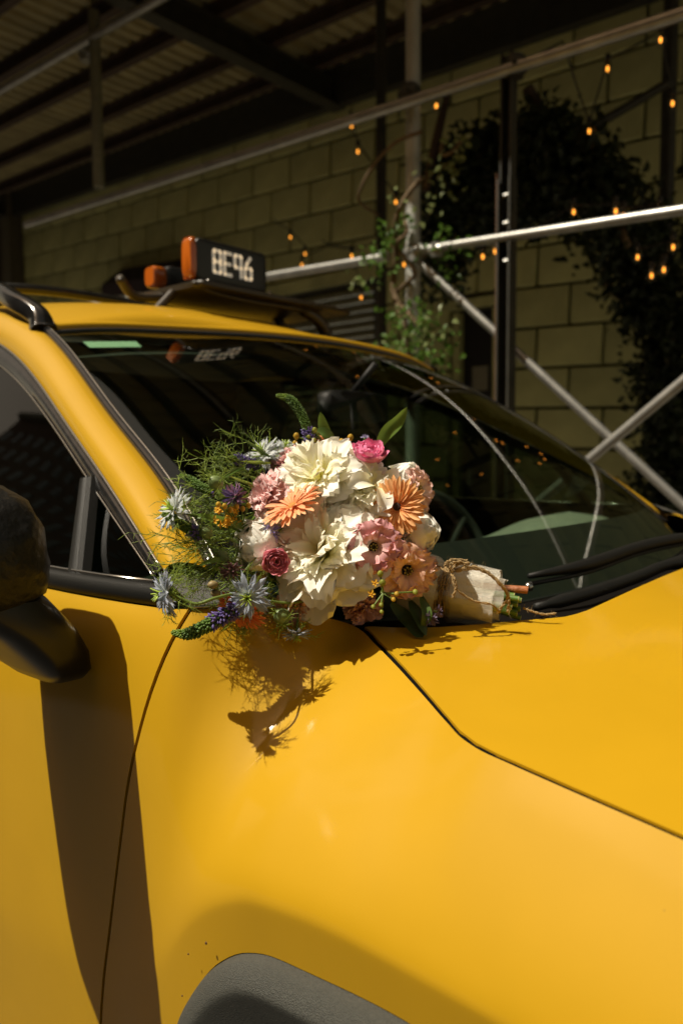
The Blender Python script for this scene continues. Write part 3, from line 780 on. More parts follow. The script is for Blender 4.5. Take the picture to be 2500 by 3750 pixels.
# door window frame, glass, belt moulding
EI = [(-.075, -.842, 1.157), (-.20, -.812, 1.217), (-.325, -.782, 1.276), (-.37, -.77, 1.30), (-.429, -.755, 1.329), (-.535, -.729, 1.381), (-.725, -.690, 1.469), (-.854, -.668, 1.515), (-1.1, -.655, 1.552), (-1.5, -.652, 1.565), (-2.1, -.652, 1.54)]
eo, ei = list(E1), list(fair(EI, 121, 90))
for sg in (1, -1):
    f_ = lambda p: (p[0], sg * p[1], p[2])
    rows = []
    for p, q in zip(eo, ei):
        n_ = np.array((.05, -.88, .46))
        rows.append([f_(p), f_(p + n_ * .004 + (q - p) * .04), f_(p * .65 + q * .35 + n_ * .008), f_(p * .3 + q * .7 + n_ * .006), f_(p * .05 + q * .95 + n_ * .003), f_(q - n_ * .008)])
    fo = MB().grid(rows, flip=(sg > 0)).build('window_frame', GLOSS_BLACK, taxi, sharp=60)
    MB().tube([f_(p + np.array((.0, -.004, .003))) for p in eo], .0026, 6).build('bright_edge', CHROME, fo)
    MB().tube([f_(p + np.array((.0, -.003, .0))) for p in ei], .0018, 6).build('bright_edge', CHROME, fo)
    # glass
    rows = []
    for q in ei:
        zb = 1.135; rows.append([f_((q[0], -.856 + (zb + (q[2] - zb) * k - 1.13) * .5 + .012 - .006 * math.sin(PI * k), zb + (q[2] - zb) * k)) for k in np.linspace(0, 1, 8)])
    MB().grid(rows, flip=(sg < 0)).build('side_window', SIDE_GLASS, taxi)
    # belt moulding
    pth = [(x, -.862 - .0, 1.146 - .012 * min(1, max(0, (-x - .05) / .6))) for x in np.linspace(-.03, -2.1, 30)]
    rows = []
    for (x, y, z) in pth:
        yb = Tt(x)[0]; zb = Tt(x)[1]
        rows.append([f_(p) for p in [(x, yb + .018, zb + .027), (x, yb + .004, zb + .028), (x, yb - .003, zb + .024), (x, yb - .006, zb + .012), (x, yb - .002, zb + .003), (x, yb + .012, zb - .004)]])
    bm_ = MB().grid(rows, flip=(sg > 0)).build('belt_moulding', BLACK_PLASTIC, taxi, sharp=50)
    MB().tube([f_((x, Tt(x)[0] + .008, Tt(x)[1] + .030)) for x in np.linspace(-.06, -2.1, 20)], .003, 6).build('bright_edge', CHROME, bm_)
    # division bar of the quarter light
    a_, b_ = np.array((-.318, -.789, 1.283)), np.array((-.236, -.862, 1.142))
    rows = []
    for k in np.linspace(0, 1, 6):
        c_ = a_ * (1 - k) + b_ * k; wd = .010 + .003 * k
        rows.append([f_(c_ + np.array(o)) for o in [(-wd - .004, .010, 0), (-wd - .003, -.004, -.002), (-wd + .004, -.009, -.004), (wd * .2, -.007, -.003), (wd * .5, -.003, 0), (wd, -.008, -.003), (wd + .008, -.004, 0), (wd + .009, .01, 0)]])
    MB().grid(rows, flip=(sg > 0)).build('division_bar', BLACK_PLASTIC, taxi, sharp=50)

# moulded plate between pillar foot, door and wing
def patch4(a_, b_, c_, d_, bul, n=12):
    a_, b_, c_, d_ = map(np.array, (a_, b_, c_, d_)); rows = []
    for i in range(n):
        v = i / (n - 1); rows.append([tuple((a_ * (1 - u) + b_ * u) * (1 - v) + (d_ * (1 - u) + c_ * u) * v + np.array(bul) * (4 * u * (1 - u) + 4 * v * (1 - v)) * .25) for u in np.linspace(0, 1, n)])
    return rows
for sg in (1, -1):
    f_ = lambda p: (p[0], sg * p[1], p[2])
    R = patch4((-.066, -.842, 1.164), (.012, -.775, 1.150), (.092, -.760, 1.126), (.006, -.856, 1.138), (.004, -.008, .010))
    o = MB().grid([[f_(p) for p in r] for r in R], flip=(sg > 0)).build('pillar_foot_plate', PLATE_PLASTIC, taxi)
    MB().tube([f_((Tt(x)[0] * 0 + x, Tt(x)[0] - .001, Tt(x)[1] + .004)) for x in np.linspace(.012, .10, 14)], .0032, 6).build('bright_edge', CHROME, o)
# cowl and wipers
rows = []
hr = hood_a[:, 0]
for k in range(12):
    u = k / 11
    r = []
    for i in range(len(hr)):
        yy = hr[i][1] * (1 + .08 * u)
        bx = np.interp(yy, [p[1] for p in BASE], [p[0] for p in BASE]); bz = np.interp(yy, [p[1] for p in BASE], [p[2] for p in BASE])
        r.append((hr[i][0] * (1 - u) + bx * u + .004 * (1 - u), yy, (hr[i][2] - .018) * (1 - u) + (bz - .004) * u - .012 * math.sin(PI * u)))
    rows.append(r)
MB().grid(rows, flip=True).build('cowl', DARK_VOID, taxi)
def wiper(pts, nm='wiper'):
    w_ = MB(); P_ = catmull(pts, 16)
    w_.tube([p + np.array((0, 0, .016)) for p in P_], [.004 + .007 * min(1, i / 4, (15 - i) / 4) for i in range(16)], 8)
    ob = w_.build(nm, BLACK_PLASTIC, taxi)
    MB().tube([p + np.array((0, 0, .004)) for p in P_], .0035, 6).build('blade_rubber', RUBBER, ob)
    return ob
a_ = [on(1935, 2150, 2, 1.118), on(2150, 2105, 2, 1.125), on(2330, 2040, 2, 1.13), on(2480, 2005, 2, 1.135), on(2650, 1985, 2, 1.14)]
wp = wiper(a_)
MB().tube(catmull([on(1960, 2225, 2, 1.105), on(2150, 2175, 2, 1.11), on(2330, 2115, 2, 1.112), on(2440, 2070, 2, 1.115), on(2620, 2035, 2, 1.12)], 18), [.006] * 2 + [.010] * 12 + [.013] * 4, 8).build('wiper_arm', BLACK_PLASTIC, wp)
q = on(1935, 2152, 2, 1.122); MB().lathe([(0, -.006), (.006, -.004), (.007, .002), (.004, .007), (0, .008)], 10, Matrix.Translation(q)).build('washer_jet', CHROME, wp)

# cabin: dashboard, wheel, seats, mirror, lining
rows = []
for u in np.linspace(0, 1, 26):
    y = -.78 + 1.56 * u; hump = .028 * math.exp(-((y - .37) / .2) ** 2)
    bx = np.interp(y, [p[1] for p in BASE], [p[0] for p in BASE])
    rows.append([(bx + .005, y, 1.074), (bx - .08, y, 1.090 + hump * .3), (bx - .20, y, 1.122 + hump * .8), (bx - .30, y, 1.130 + hump), (bx - .38, y, 1.112 + hump), (bx - .43, y, 1.02), (bx - .43, y, .6)])
MB().grid(rows, flip=True).build('dashboard', DASH, taxi, sharp=60)
sw = MB(); M = Matrix.Translation((-.42, .37, 1.03)) @ Matrix.Rotation(math.radians(65), 4, 'Y')
cir = [M @ Vector((.18 * math.cos(a_), .18 * math.sin(a_), 0)) for a_ in np.linspace(0, 2 * PI, 33)]
sw.tube(cir, .015, 8, caps=False)
for a_ in (0, 2.2, 4.1): sw.tube([M @ Vector((0, 0, -.02)), M @ Vector((.18 * math.cos(a_), .18 * math.sin(a_), 0))], .013, 6)
sw.build('steering_wheel', INTERIOR, taxi)
SEAT = mat('seat_cloth', (.035, .034, .03), .85, var=.2)
for y in (-.37, .37):
    s_ = MB()
    s_.grid([[(-.95 + .55 * a_, y + b_ * .25, .78 + .03 * math.cos(b_ * 1.4)) for b_ in np.linspace(-1, 1, 7)] for a_ in np.linspace(0, 1, 6)])
    o = s_.build('seat', SEAT, taxi)
    rows = [[(-.98 - .16 * h - .05 * (1 - abs(b_) ** 3), y + b_ * .25 * (1 - .12 * h), .80 + .55 * h) for b_ in np.linspace(-1, 1, 7)] for h in np.linspace(0, 1, 8)]
    MB().grid(rows, flip=True).build('backrest', SEAT, o)
    MB().lathe([(0, -.09), (.09, -.08), (.12, 0), (.1, .08), (0, .09)], 14, Matrix.Translation((-1.16, y, 1.46)) @ Matrix.Diagonal((.45, 1, 1, 1))).build('headrest', SEAT, o)
MB().grid([[(-1.3, -.78, .5), (-1.3, .78, .5)], [(-1.34, -.6, 1.56), (-1.34, .6, 1.56)]]).build('partition', INTERIOR, taxi, smooth=False)
rl = [[(x, y, np.interp(-x, [.62, .9, 1.3, 2.2], [1.585, 1.645, 1.69, 1.66]) - .05 - .05 * (y / .6) ** 2) for y in np.linspace(-.58, .58, 9)] for x in (-.72, -.9, -1.3, -2.2)]
MB().grid(rl).build('roof_lining', INTERIOR, taxi)
mp_ = wpoint(1290, 1490) + (wpoint(1290, 1490) - CAM_POS) * .05
MM = Matrix.Translation(mp_) @ Matrix.Rotation(math.radians(8), 4, 'Z')
m2 = MB(); rows = []
for k, sx in enumerate([0, 1, 1, .96, 0]):
    xx = [.022, .022, .0, -.015, -.015][k]
    rows.append([MM @ Vector((xx, .12 * sx * math.copysign(abs(math.cos(a_)) ** .4, math.cos(a_)), .033 * sx * math.copysign(abs(math.sin(a_)) ** .4, math.sin(a_)))) for a_ in np.linspace(0, 2 * PI, 24, endpoint=False)])
m2.grid(rows, close=True).build('rear_view_mirror', BLACK_PLASTIC, taxi)
strip([MM @ Vector((.0, .0, .03)), MM @ Vector((.06, 0, .09))], .008, BLACK_PLASTIC, 'mirror_stalk')

# ------------------------------------------------------------------ door mirror wrapped in tape
TAPE = mat('black_tape', (0.010, 0.010, 0.009), 0.38, spec=.3, var=.4, vscale=60, bump=.55, bscale=38)
mir = MB()
# housing: stacked sections from the foot on the door up to the head
SEC = [((-.205, -.918, 1.024), (.030, .014), .0), ((-.208, -.922, 1.028), (.060, .026), .0), ((-.210, -.928, 1.042), (.082, .034), .0), ((-.210, -.940, 1.066), (.088, .042), .0), ((-.210, -.962, 1.096), (.086, .050), .0), ((-.212, -.990, 1.122), (.084, .058), .0), ((-.214, -1.010, 1.140), (.082, .064), .0)]
def mloft(SEC, nm, m_, par, tilt=.5, n=36, cap=True):
    rows = []
    for (c_, (rx, ry), dz) in SEC:
        rows.append([(c_[0] + rx * math.copysign(abs(math.cos(a_)) ** .5, math.cos(a_)), c_[1] + ry * math.copysign(abs(math.sin(a_)) ** .5, math.sin(a_)), c_[2] + dz * (-ry * math.sin(a_)) - tilt * 0) for a_ in np.linspace(0, 2 * PI, n, endpoint=False)])
    b_ = MB(); b_.grid(rows, close=True, flip=False)
    if cap:
        b_.f.append(tuple(range(n))[::-1]); b_.f.append(tuple((len(rows) - 1) * n + k for k in range(n))); b_.mi += [0, 0]
    return b_.build(nm, m_, par, sharp=60)
mr = mloft(SEC, 'door_mirror', mat('mirror_base_black', (.008, .008, .008), .3, spec=.4), taxi)
mr['label'] = 'door mirror wrapped in crinkled black tape'
TAPE_EDGE = mat('tape_edge_grey', (.22, .22, .19), .45)
HEADS0 = [((-.220, -1.075, 1.130), (.085, .115), 0), ((-.222, -1.085, 1.145), (.100, .140), 0), ((-.224, -1.09, 1.180), (.110, .152), 0), ((-.226, -1.095, 1.225), (.108, .152), 0), ((-.234, -1.10, 1.258), (.097, .142), 0), ((-.244, -1.10, 1.277), (.078, .125), 0), ((-.252, -1.10, 1.285), (.048, .095), 0)]
def densify(S, k=4):
    out = []
    for a_, b_ in zip(S[:-1], S[1:]):
        for i_ in range(k):
            f2 = i_ / k; out.append((tuple(np.array(a_[0]) * (1 - f2) + np.array(b_[0]) * f2), tuple(np.array(a_[1]) * (1 - f2) + np.array(b_[1]) * f2), 0))
    return out + [S[-1]]
hdm = mloft(densify(HEADS0), 'mirror_head', TAPE, mr, n=56)
_r = random.Random(9)
from mathutils import noise as _nz
for v in hdm.data.vertices:
    p_ = v.co * 26; k_ = _nz.noise(p_) * .003 + (1 - abs(_nz.noise(p_ * 1.7))) ** 4 * .0035; d_ = Vector((v.co.x + .205, v.co.y + 1.09, 0)).normalized(); v.co += d_ * k_ + Vector((0, 0, .3 * k_))
hdm.data.set_sharp_from_angle(angle=math.radians(32))
for (a_, b_, z0_, z1_) in [(.10, .9, 1.20, 1.276), (.35, 1.5, 1.17, 1.262), (1.0, 2.2, 1.15, 1.235), (-.1, .5, 1.15, 1.20)]:
    pts_ = []
    for k in range(15):
        u_ = k / 14; an_ = -(a_ + (b_ - a_) * u_); z_ = z0_ + (z1_ - z0_) * u_ + .002 * math.sin(9 * u_)
        i_ = np.interp(z_, [h[0][2] for h in HEADS0], range(len(HEADS0))); h0 = HEADS0[int(i_)]; h1 = HEADS0[min(int(i_) + 1, 6)]; f2 = i_ - int(i_)
        cx_, cy_ = h0[0][0] * (1 - f2) + h1[0][0] * f2, h0[0][1] * (1 - f2) + h1[0][1] * f2; rx_, ry_ = h0[1][0] * (1 - f2) + h1[1][0] * f2, h0[1][1] * (1 - f2) + h1[1][1] * f2
        pts_.append((cx_ + (rx_ + .0015) * math.copysign(abs(math.cos(an_)) ** .5, math.cos(an_)), cy_ + (ry_ + .0015) * math.copysign(abs(math.sin(an_)) ** .5, math.sin(an_)), z_))
    MB().tube(pts_, .0011, 4).build('tape_edge', TAPE_EDGE, mr)
MB().lathe([(0, 0), (.05, .0), (.055, -.004)], 20, Matrix.Translation((-.300, -1.10, 1.21)) @ Matrix.Rotation(-PI / 2, 4, 'Y') @ Matrix.Diagonal((1.0, 1.9, 1, 1))).build('mirror_glass', CHROME, mr)

# ------------------------------------------------------------------ taxi roof sign
SX = -.875
def rbox(y0, y1, z0, z1, xf, xb, r, nm, m_, par):
    """box with rounded long edges, long axis across the car"""
    sec = []
    cx, cz = (xf + xb) / 2, (z0 + z1) / 2; hx, hz = abs(xf - xb) / 2, (z1 - z0) / 2
    for a_ in np.linspace(0, 2 * PI, 28, endpoint=False):
        ca, sa = math.cos(a_), math.sin(a_); sec.append((cx + hx * math.copysign(abs(ca) ** r, ca), cz + hz * math.copysign(abs(sa) ** r, sa)))
    b_ = MB(); rows = []
    for (yy, k) in [(y0, .82), (y0 + .006, .96), (y0 + .014, 1.0), (y1 - .014, 1.0), (y1 - .006, .96), (y1, .82)]:
        rows.append([(cx + (a_ - cx) * k, yy, cz + (c_ - cz) * k) for a_, c_ in sec])
    b_.grid(rows, close=True, flip=True); n = len(sec); b_.f.append(tuple(range(n))); b_.f.append(tuple(len(rows) * n - n + k for k in range(n))[::-1]); b_.mi += [0, 0]
    return b_.build(nm, m_, par, sharp=45)
sg_box = rbox(-.118, .130, 1.762, 1.872, SX, SX - .045, .2, 'roof_sign', SIGN_BLACK, taxi)
sg_box['label'] = 'black roof sign reading 8E96 with amber end lenses'
rbox(-.138, -.119, 1.764, 1.872, SX + .002, SX - .043, .4, 'amber_lens', AMBER, sg_box)
rbox(-.060, .11, 1.772, 1.842, SX - .20, SX - .255, .35, 'rear_lamp_housing', SIGN_BLACK, sg_box)
rbox(-.105, -.061, 1.776, 1.836, SX - .202, SX - .253, .5, 'amber_lens', AMBER, sg_box)
# carrier tray and feet
TRAY = mat('sign_tray', (.035, .028, .018), .4)
rbox(-.13, .47, 1.742, 1.760, SX + .03, SX - .28, .3, 'carrier_tray', TRAY, sg_box)
for (a_, b_) in ((-.10, .02), (.12, .02), (-.10, -.07), (.12, -.07)): MB().lathe([(0, .004), (.004, .003), (.005, 0)], 8, Matrix.Translation((SX + b_, a_, 1.760))).build('screw', CHROME, sg_box)
for (pts, rr) in [([(SX - .10, -.20, 1.668), (SX - .10, -.165, 1.70), (SX - .10, -.12, 1.745)], .012), ([(SX - .02, .37, 1.655), (SX - .02, .40, 1.68), (SX - .02, .36, 1.72), (SX - .03, .30, 1.745)], .020), ([(SX - .2, .37, 1.66), (SX - .2, .41, 1.69), (SX - .2, .36, 1.745)], .016), ([(SX + .01, -.14, 1.75), (SX - .01, -.05, 1.738), (SX - .01, .1, 1.735), (SX, .3, 1.738)], .007), ([(SX - .14, -.26, 1.765), (SX - .16, -.2, 1.73), (SX - .14, -.1, 1.74)], .012)]:
    strip(catmull(pts, 12), rr, TRAY, 'sign_bracket', sg_box)
# the number: thick strokes on the front face, font of squared condensed capitals
def glyph(segs, y0, z0, w_, h_, nm):
    b_ = MB(); tk = .0043
    for s_ in segs:
        P_ = [(SX + .0032, y0 + a_ * w_, z0 + c_ * h_) for a_, c_ in s_]
        for (p, q) in zip(P_[:-1], P_[1:]):
            d_ = Vector(q) - Vector(p); L_ = d_.length; ang = math.atan2(d_.z, d_.y)
            Mx = Matrix.Rotation(ang, 3, 'X'); c_ = (Vector(p) + Vector(q)) / 2
            b_.box(c_, (.0016, L_ / 2 + tk * .75, tk), Mx)
    return b_.build(nm, SIGN_WHITE, sg_box, smooth=False)
zz0, hh_ = 1.790, .056; cw = .0225
G = {'8': [[(0, .06), (.1, 0), (.9, 0), (1, .06), (1, .42), (.85, .5), (1, .58), (1, .94), (.9, 1), (.1, 1), (0, .94), (0, .58), (.15, .5), (0, .42), (0, .06)], [(.15, .5), (.85, .5)]],
     'E': [[(1, 0), (0, 0), (0, 1), (1, 1)], [(0, .5), (.85, .5)]],
     '9': [[(1, 0), (1, .94), (.9, 1), (.1, 1), (0, .94), (0, .5), (.1, .43), (1, .43)]],
     '6': [[(.85, 1), (.3, .72), (.02, .45), (0, .06), (.1, 0), (.9, 0), (1, .06), (1, .45), (.9, .52), (.1, .52)]]}
for k, chd in enumerate('8E96'):
    glyph(G[chd], -.066 + k * .0365, zz0, cw, hh_, 'numeral')

# chipped paint and road grime above the wheel arch
CHIP = mat('rust_chip', (.07, .03, .012), .8)
for (px, py, r_) in [(755, 3455, 5), (690, 3495, 3), (668, 3648, 3)]:
    c_ = on(px, py, 1, -.9535); R_ = r_ / FPX * .85
    MB().lathe([(0, .0012), (R_ * .6, .001), (R_, 0)], 7, Matrix.Translation(c_) @ Matrix.Rotation(PI / 2, 4, 'X') @ Matrix.Diagonal((1, 1.3, 1, 1))).build('paint_chip', CHIP, taxi, smooth=False)
# ------------------------------------------------------------------ climbing vine on the shed
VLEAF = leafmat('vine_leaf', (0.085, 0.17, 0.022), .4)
VLEAF_LIT = leafmat('vine_leaf_lit_tone', (0.26, 0.31, 0.12), .35)  # paler copy: sunlight on the leaves put into their colour
VLEAF_SHADE = leafmat('vine_leaf_shade_tone', (0.022, 0.034, 0.010), .2)  # darker copy: shade on the vine mass put into the leaf colour
BARK = mat('vine_bark', (0.13, 0.085, 0.04), 0.85, var=.3, vscale=30, bump=.4)
vr = random.Random(21)
def leaf_card(mb_, c, n_, up_, L_, W_, fold=.25):
    """one small pointed leaf of six faces, folded along its midrib"""
    n_ = n_.normalized(); a_ = (up_ - n_ * up_.dot(n_))
    if a_.length < 1e-4: a_ = n_.orthogonal()
    a_ = a_.normalized(); s_ = n_.cross(a_)
    P_ = [c, c + a_ * L_ * .5 - n_ * L_ * .03, c + a_ * L_ - n_ * L_ * .12]
    lw = [c + a_ * L_ * .25 + s_ * W_ * .42 + n_ * W_ * fold, c + a_ * L_ * .6 + s_ * W_ * .40 + n_ * W_ * fold]
    rw = [c + a_ * L_ * .25 - s_ * W_ * .42 + n_ * W_ * fold, c + a_ * L_ * .6 - s_ * W_ * .40 + n_ * W_ * fold]
    mb_.add(P_ + lw + rw, [(0, 1, 3), (1, 4, 3), (1, 2, 4), (0, 5, 1), (1, 5, 6), (1, 6, 2)])
def rvec():
    while True:
        v = Vector((vr.uniform(-1, 1), vr.uniform(-1, 1), vr.uniform(-1, 1)))
        if .05 < v.length < 1: return v.normalized()
def foliage(blobs, count, size, m_, nm, par, seed, cl=22):
    vr.seed(seed); mb_ = MB()
    tot = sum(b[1] * b[2] for b in blobs)
    for (c, rx, rz, ry) in blobs:
        c = Vector(c); k = int(count * rx * rz / tot)
        nc = max(1, k // cl)
        for _ in range(nc):
            d_ = rvec(); rr = vr.random() ** .45
            cc = c + Vector((d_.x * rx, d_.y * ry, d_.z * rz)) * rr
            tw = rvec()
            for _ in range(cl):
                o_ = rvec() * size * 2.2 * vr.random() ** .5 + tw * size * vr.uniform(-2.5, 2.5)
                n_ = rvec() + Vector((0, -.5, .5)); L_ = size * vr.uniform(.7, 1.4)
                leaf_card(mb_, cc + o_, n_, rvec() + Vector((0, 0, -.4)), L_, L_ * vr.uniform(.55, .8))
    o = mb_.build(nm, m_, par, smooth=False); return o
vine = thing('climbing_vine', 'leafy vine twining up the scaffold post and arching over the rails', 'vine', (P1X, PY - .02, .13))
def B(px, py, Y, rpx, rpy, ry):
    c = on(px, py, 1, Y); dep = (c - CAM_POS) @ CF; return (tuple(c), rpx * dep / FPX / .78, rpy * dep / FPX, ry)
dark = [B(1720, 640, 2.35, 130, 120, .18), B(1880, 560, 2.4, 150, 110, .2), B(2060, 580, 2.4, 130, 120, .2), B(2180, 720, 2.45, 110, 110, .2), B(1820, 740, 2.35, 170, 90, .2), B(2010, 730, 2.45, 130, 100, .2), B(2250, 840, 2.5, 90, 90, .18), B(1660, 800, 2.2, 90, 60, .14), B(1600, 960, 2.2, 60, 130, .1),
        B(2330, 960, 2.85, 100, 130, .18), B(2420, 1130, 2.85, 110, 170, .18), B(2450, 1330, 2.85, 90, 200, .16), B(2450, 1600, 2.85, 80, 220, .16), B(2450, 1850, 2.85, 80, 200, .16), B(2450, 2150, 2.85, 70, 200, .14), B(2370, 800, 2.6, 60, 60, .12), B(1990, 470, 2.4, 80, 40, .1)]
foliage(dark, 15000, .048, VLEAF_SHADE, 'shade_toned_leaves', vine, 3)['kind'] = 'stuff'
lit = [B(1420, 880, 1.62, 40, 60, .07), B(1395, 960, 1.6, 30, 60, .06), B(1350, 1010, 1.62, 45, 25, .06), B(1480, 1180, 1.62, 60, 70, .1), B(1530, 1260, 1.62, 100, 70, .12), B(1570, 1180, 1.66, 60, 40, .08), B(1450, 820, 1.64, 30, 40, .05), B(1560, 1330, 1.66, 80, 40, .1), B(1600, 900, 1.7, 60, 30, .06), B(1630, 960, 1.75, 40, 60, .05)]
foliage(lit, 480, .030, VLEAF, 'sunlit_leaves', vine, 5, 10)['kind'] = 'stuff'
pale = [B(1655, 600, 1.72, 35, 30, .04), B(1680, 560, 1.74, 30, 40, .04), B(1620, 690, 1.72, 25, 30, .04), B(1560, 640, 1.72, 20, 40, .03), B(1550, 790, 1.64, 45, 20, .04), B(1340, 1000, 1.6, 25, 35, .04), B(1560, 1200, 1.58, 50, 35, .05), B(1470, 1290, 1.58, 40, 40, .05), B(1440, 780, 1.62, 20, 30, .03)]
foliage(pale, 150, .034, VLEAF_LIT, 'lit_toned_leaves', vine, 6, 8)['kind'] = 'stuff'
def vstem(pxs, r0, r1, nm='stem'):
    P_ = catmull([on(a_, b_, 1, c_) for a_, b_, c_ in pxs], 26)
    return MB().tube(P_, [r0 + (r1 - r0) * i / 25 for i in range(26)], 7).build(nm, BARK, vine)
vstem([(1545, 480, 1.72), (1450, 520, 1.68), (1370, 600, 1.66), (1320, 690, 1.66), (1318, 740, 1.7), (1390, 790, 1.8)], .010, .006)
vstem([(1545, 650, 1.72), (1500, 700, 1.66), (1460, 770, 1.64), (1445, 850, 1.68), (1450, 950, 1.74), (1440, 1060, 1.76), (1480, 1200, 1.72), (1500, 1500, 1.74)], .012, .018)
vstem([(1620, 520, 1.74), (1615, 565, 1.72), (1650, 560, 1.72), (1690, 515, 1.76)], .007, .009)
vstem([(1470, 780, 1.7), (1490, 850, 1.6), (1450, 900, 1.66), (1520, 1000, 1.7), (1450, 1080, 1.78), (1530, 1190, 1.66)], .009, .011)
vstem([(2140, 800, 2.75), (2200, 900, 2.8), (2230, 1050, 2.85), (2330, 1130, 2.9), (2400, 1300, 2.9), (2420, 1800, 2.9), (2420, 2420, 2.9)], .016, .03)
vstem([(1560, 690, 2.1), (1590, 520, 2.2), (1640, 330, 2.3)], .022, .016)
vstem([(1600, 620, 2.2), (1800, 560, 2.3), (2000, 500, 2.35), (2200, 680, 2.4), (2300, 900, 2.4)], .02, .016)

# ------------------------------------------------------------------ string lights
BULB = glass('bulb_glass', (.95, .93, .88), 1.5)
FIL = emis('filament', (1.0, .36, .04), 2.7)
SOCK = mat('bulb_socket', (.012, .012, .01), .5)
CABLE = mat('light_cable', (.012, .012, .010), .6)
def string_light(name_label, bulbs, cable_pts):
    c0 = on(bulbs[0][0], bulbs[0][1], 1, bulbs[0][2])
    st_ = thing('string_light', name_label, 'string lights', tuple(c0), 'strings of filament bulbs under the shed')
    for (px, py, Y) in bulbs:
        c = Vector(on(px, py, 1, Y)); s_ = 1.0
        M_ = Matrix.Translation(c)
        b_ = MB().lathe([(.0, -.034), (.010, -.032), (.021, -.020), (.025, -.004), (.022, .012), (.014, .026), (.012, .034)], 14, M_).build('bulb', BULB, st_)
        MB().lathe([(.0, -.013), (.005, -.011), (.006, -.002), (.0045, .008), (0, .011)], 8, M_).build('filament', FIL, b_)
        MB().lathe([(.0, .066), (.010, .065), (.014, .055), (.014, .034), (.0, .033)], 10, M_).build('socket', SOCK, b_)
    P_ = []
    for (a_, b_) in zip(cable_pts[:-1], cable_pts[1:]):
        p, q = on(*a_[:2], 1, a_[2]), on(*b_[:2], 1, b_[2])
        for k in range(8):
            u = k / 8; r = p * (1 - u) + q * u; r[2] -= .06 * 4 * u * (1 - u) * np.linalg.norm(q - p) * .35; P_.append(r)
    P_.append(on(*cable_pts[-1][:2], 1, cable_pts[-1][2]))
    MB().tube(P_, .0045, 5).build('cable', CABLE, st_)
string_light('string of warm bulbs hanging by the post, left of the vine', [(1287, 458, 2.0), (1310, 553, 2.3), (1449, 738, 2.2), (1287, 936, 2.6), (1322, 1088, 2.6), (1479, 967, 2.4)],
             [(1280, 400, 1.9), (1287, 430, 2.0), (1310, 520, 2.3), (1449, 705, 2.2), (1479, 940, 2.4), (1322, 1060, 2.6), (1287, 905, 2.6), (1180, 880, 2.8)])
string_light('string of warm bulbs against the block wall above the taxi sign', [(1063, 867, 3.3), (1117, 928, 3.3), (1105, 968, 3.3), (1288, 938, 3.5)],
             [(1000, 800, 3.5), (1063, 840, 3.3), (1117, 900, 3.3), (1105, 940, 3.3), (1200, 900, 3.4), (1288, 910, 3.5), (1400, 880, 3.6)])
string_light('string of warm bulbs at the top, between dark leaves and the upper rail', [(1597, 385, 1.9), (2157, 478, 2.3), (2224, 249, 2.2), (2418, 143, 2.1), (2462, 376, 2.3)],
             [(1597, 355, 1.9), (2060, 150, 1.9), (2157, 445, 2.3), (2224, 215, 2.2), (2418, 110, 2.1), (2462, 345, 2.3), (2520, 330, 2.3)])
string_light('string of warm bulbs along the lit lower rail', [(1767, 938, 2.0), (1812, 919, 2.0), (1848, 922, 2.0), (2100, 774, 2.05), (2254, 771, 2.05), (2284, 788, 2.1), (2415, 771, 2.1)],
             [(1740, 900, 2.0), (1767, 910, 2.0), (1812, 893, 2.0), (1848, 896, 2.0), (2100, 748, 2.05), (2254, 745, 2.05), (2284, 760, 2.1), (2415, 745, 2.1)])
string_light('string of warm bulbs in the dark vine column below the rail', [(2334, 940, 2.2), (2464, 903, 2.2), (2430, 986, 2.2), (2385, 1007, 2.2)],
             [(2320, 860, 2.2), (2334, 912, 2.2), (2464, 878, 2.2), (2430, 958, 2.2), (2385, 980, 2.2)])
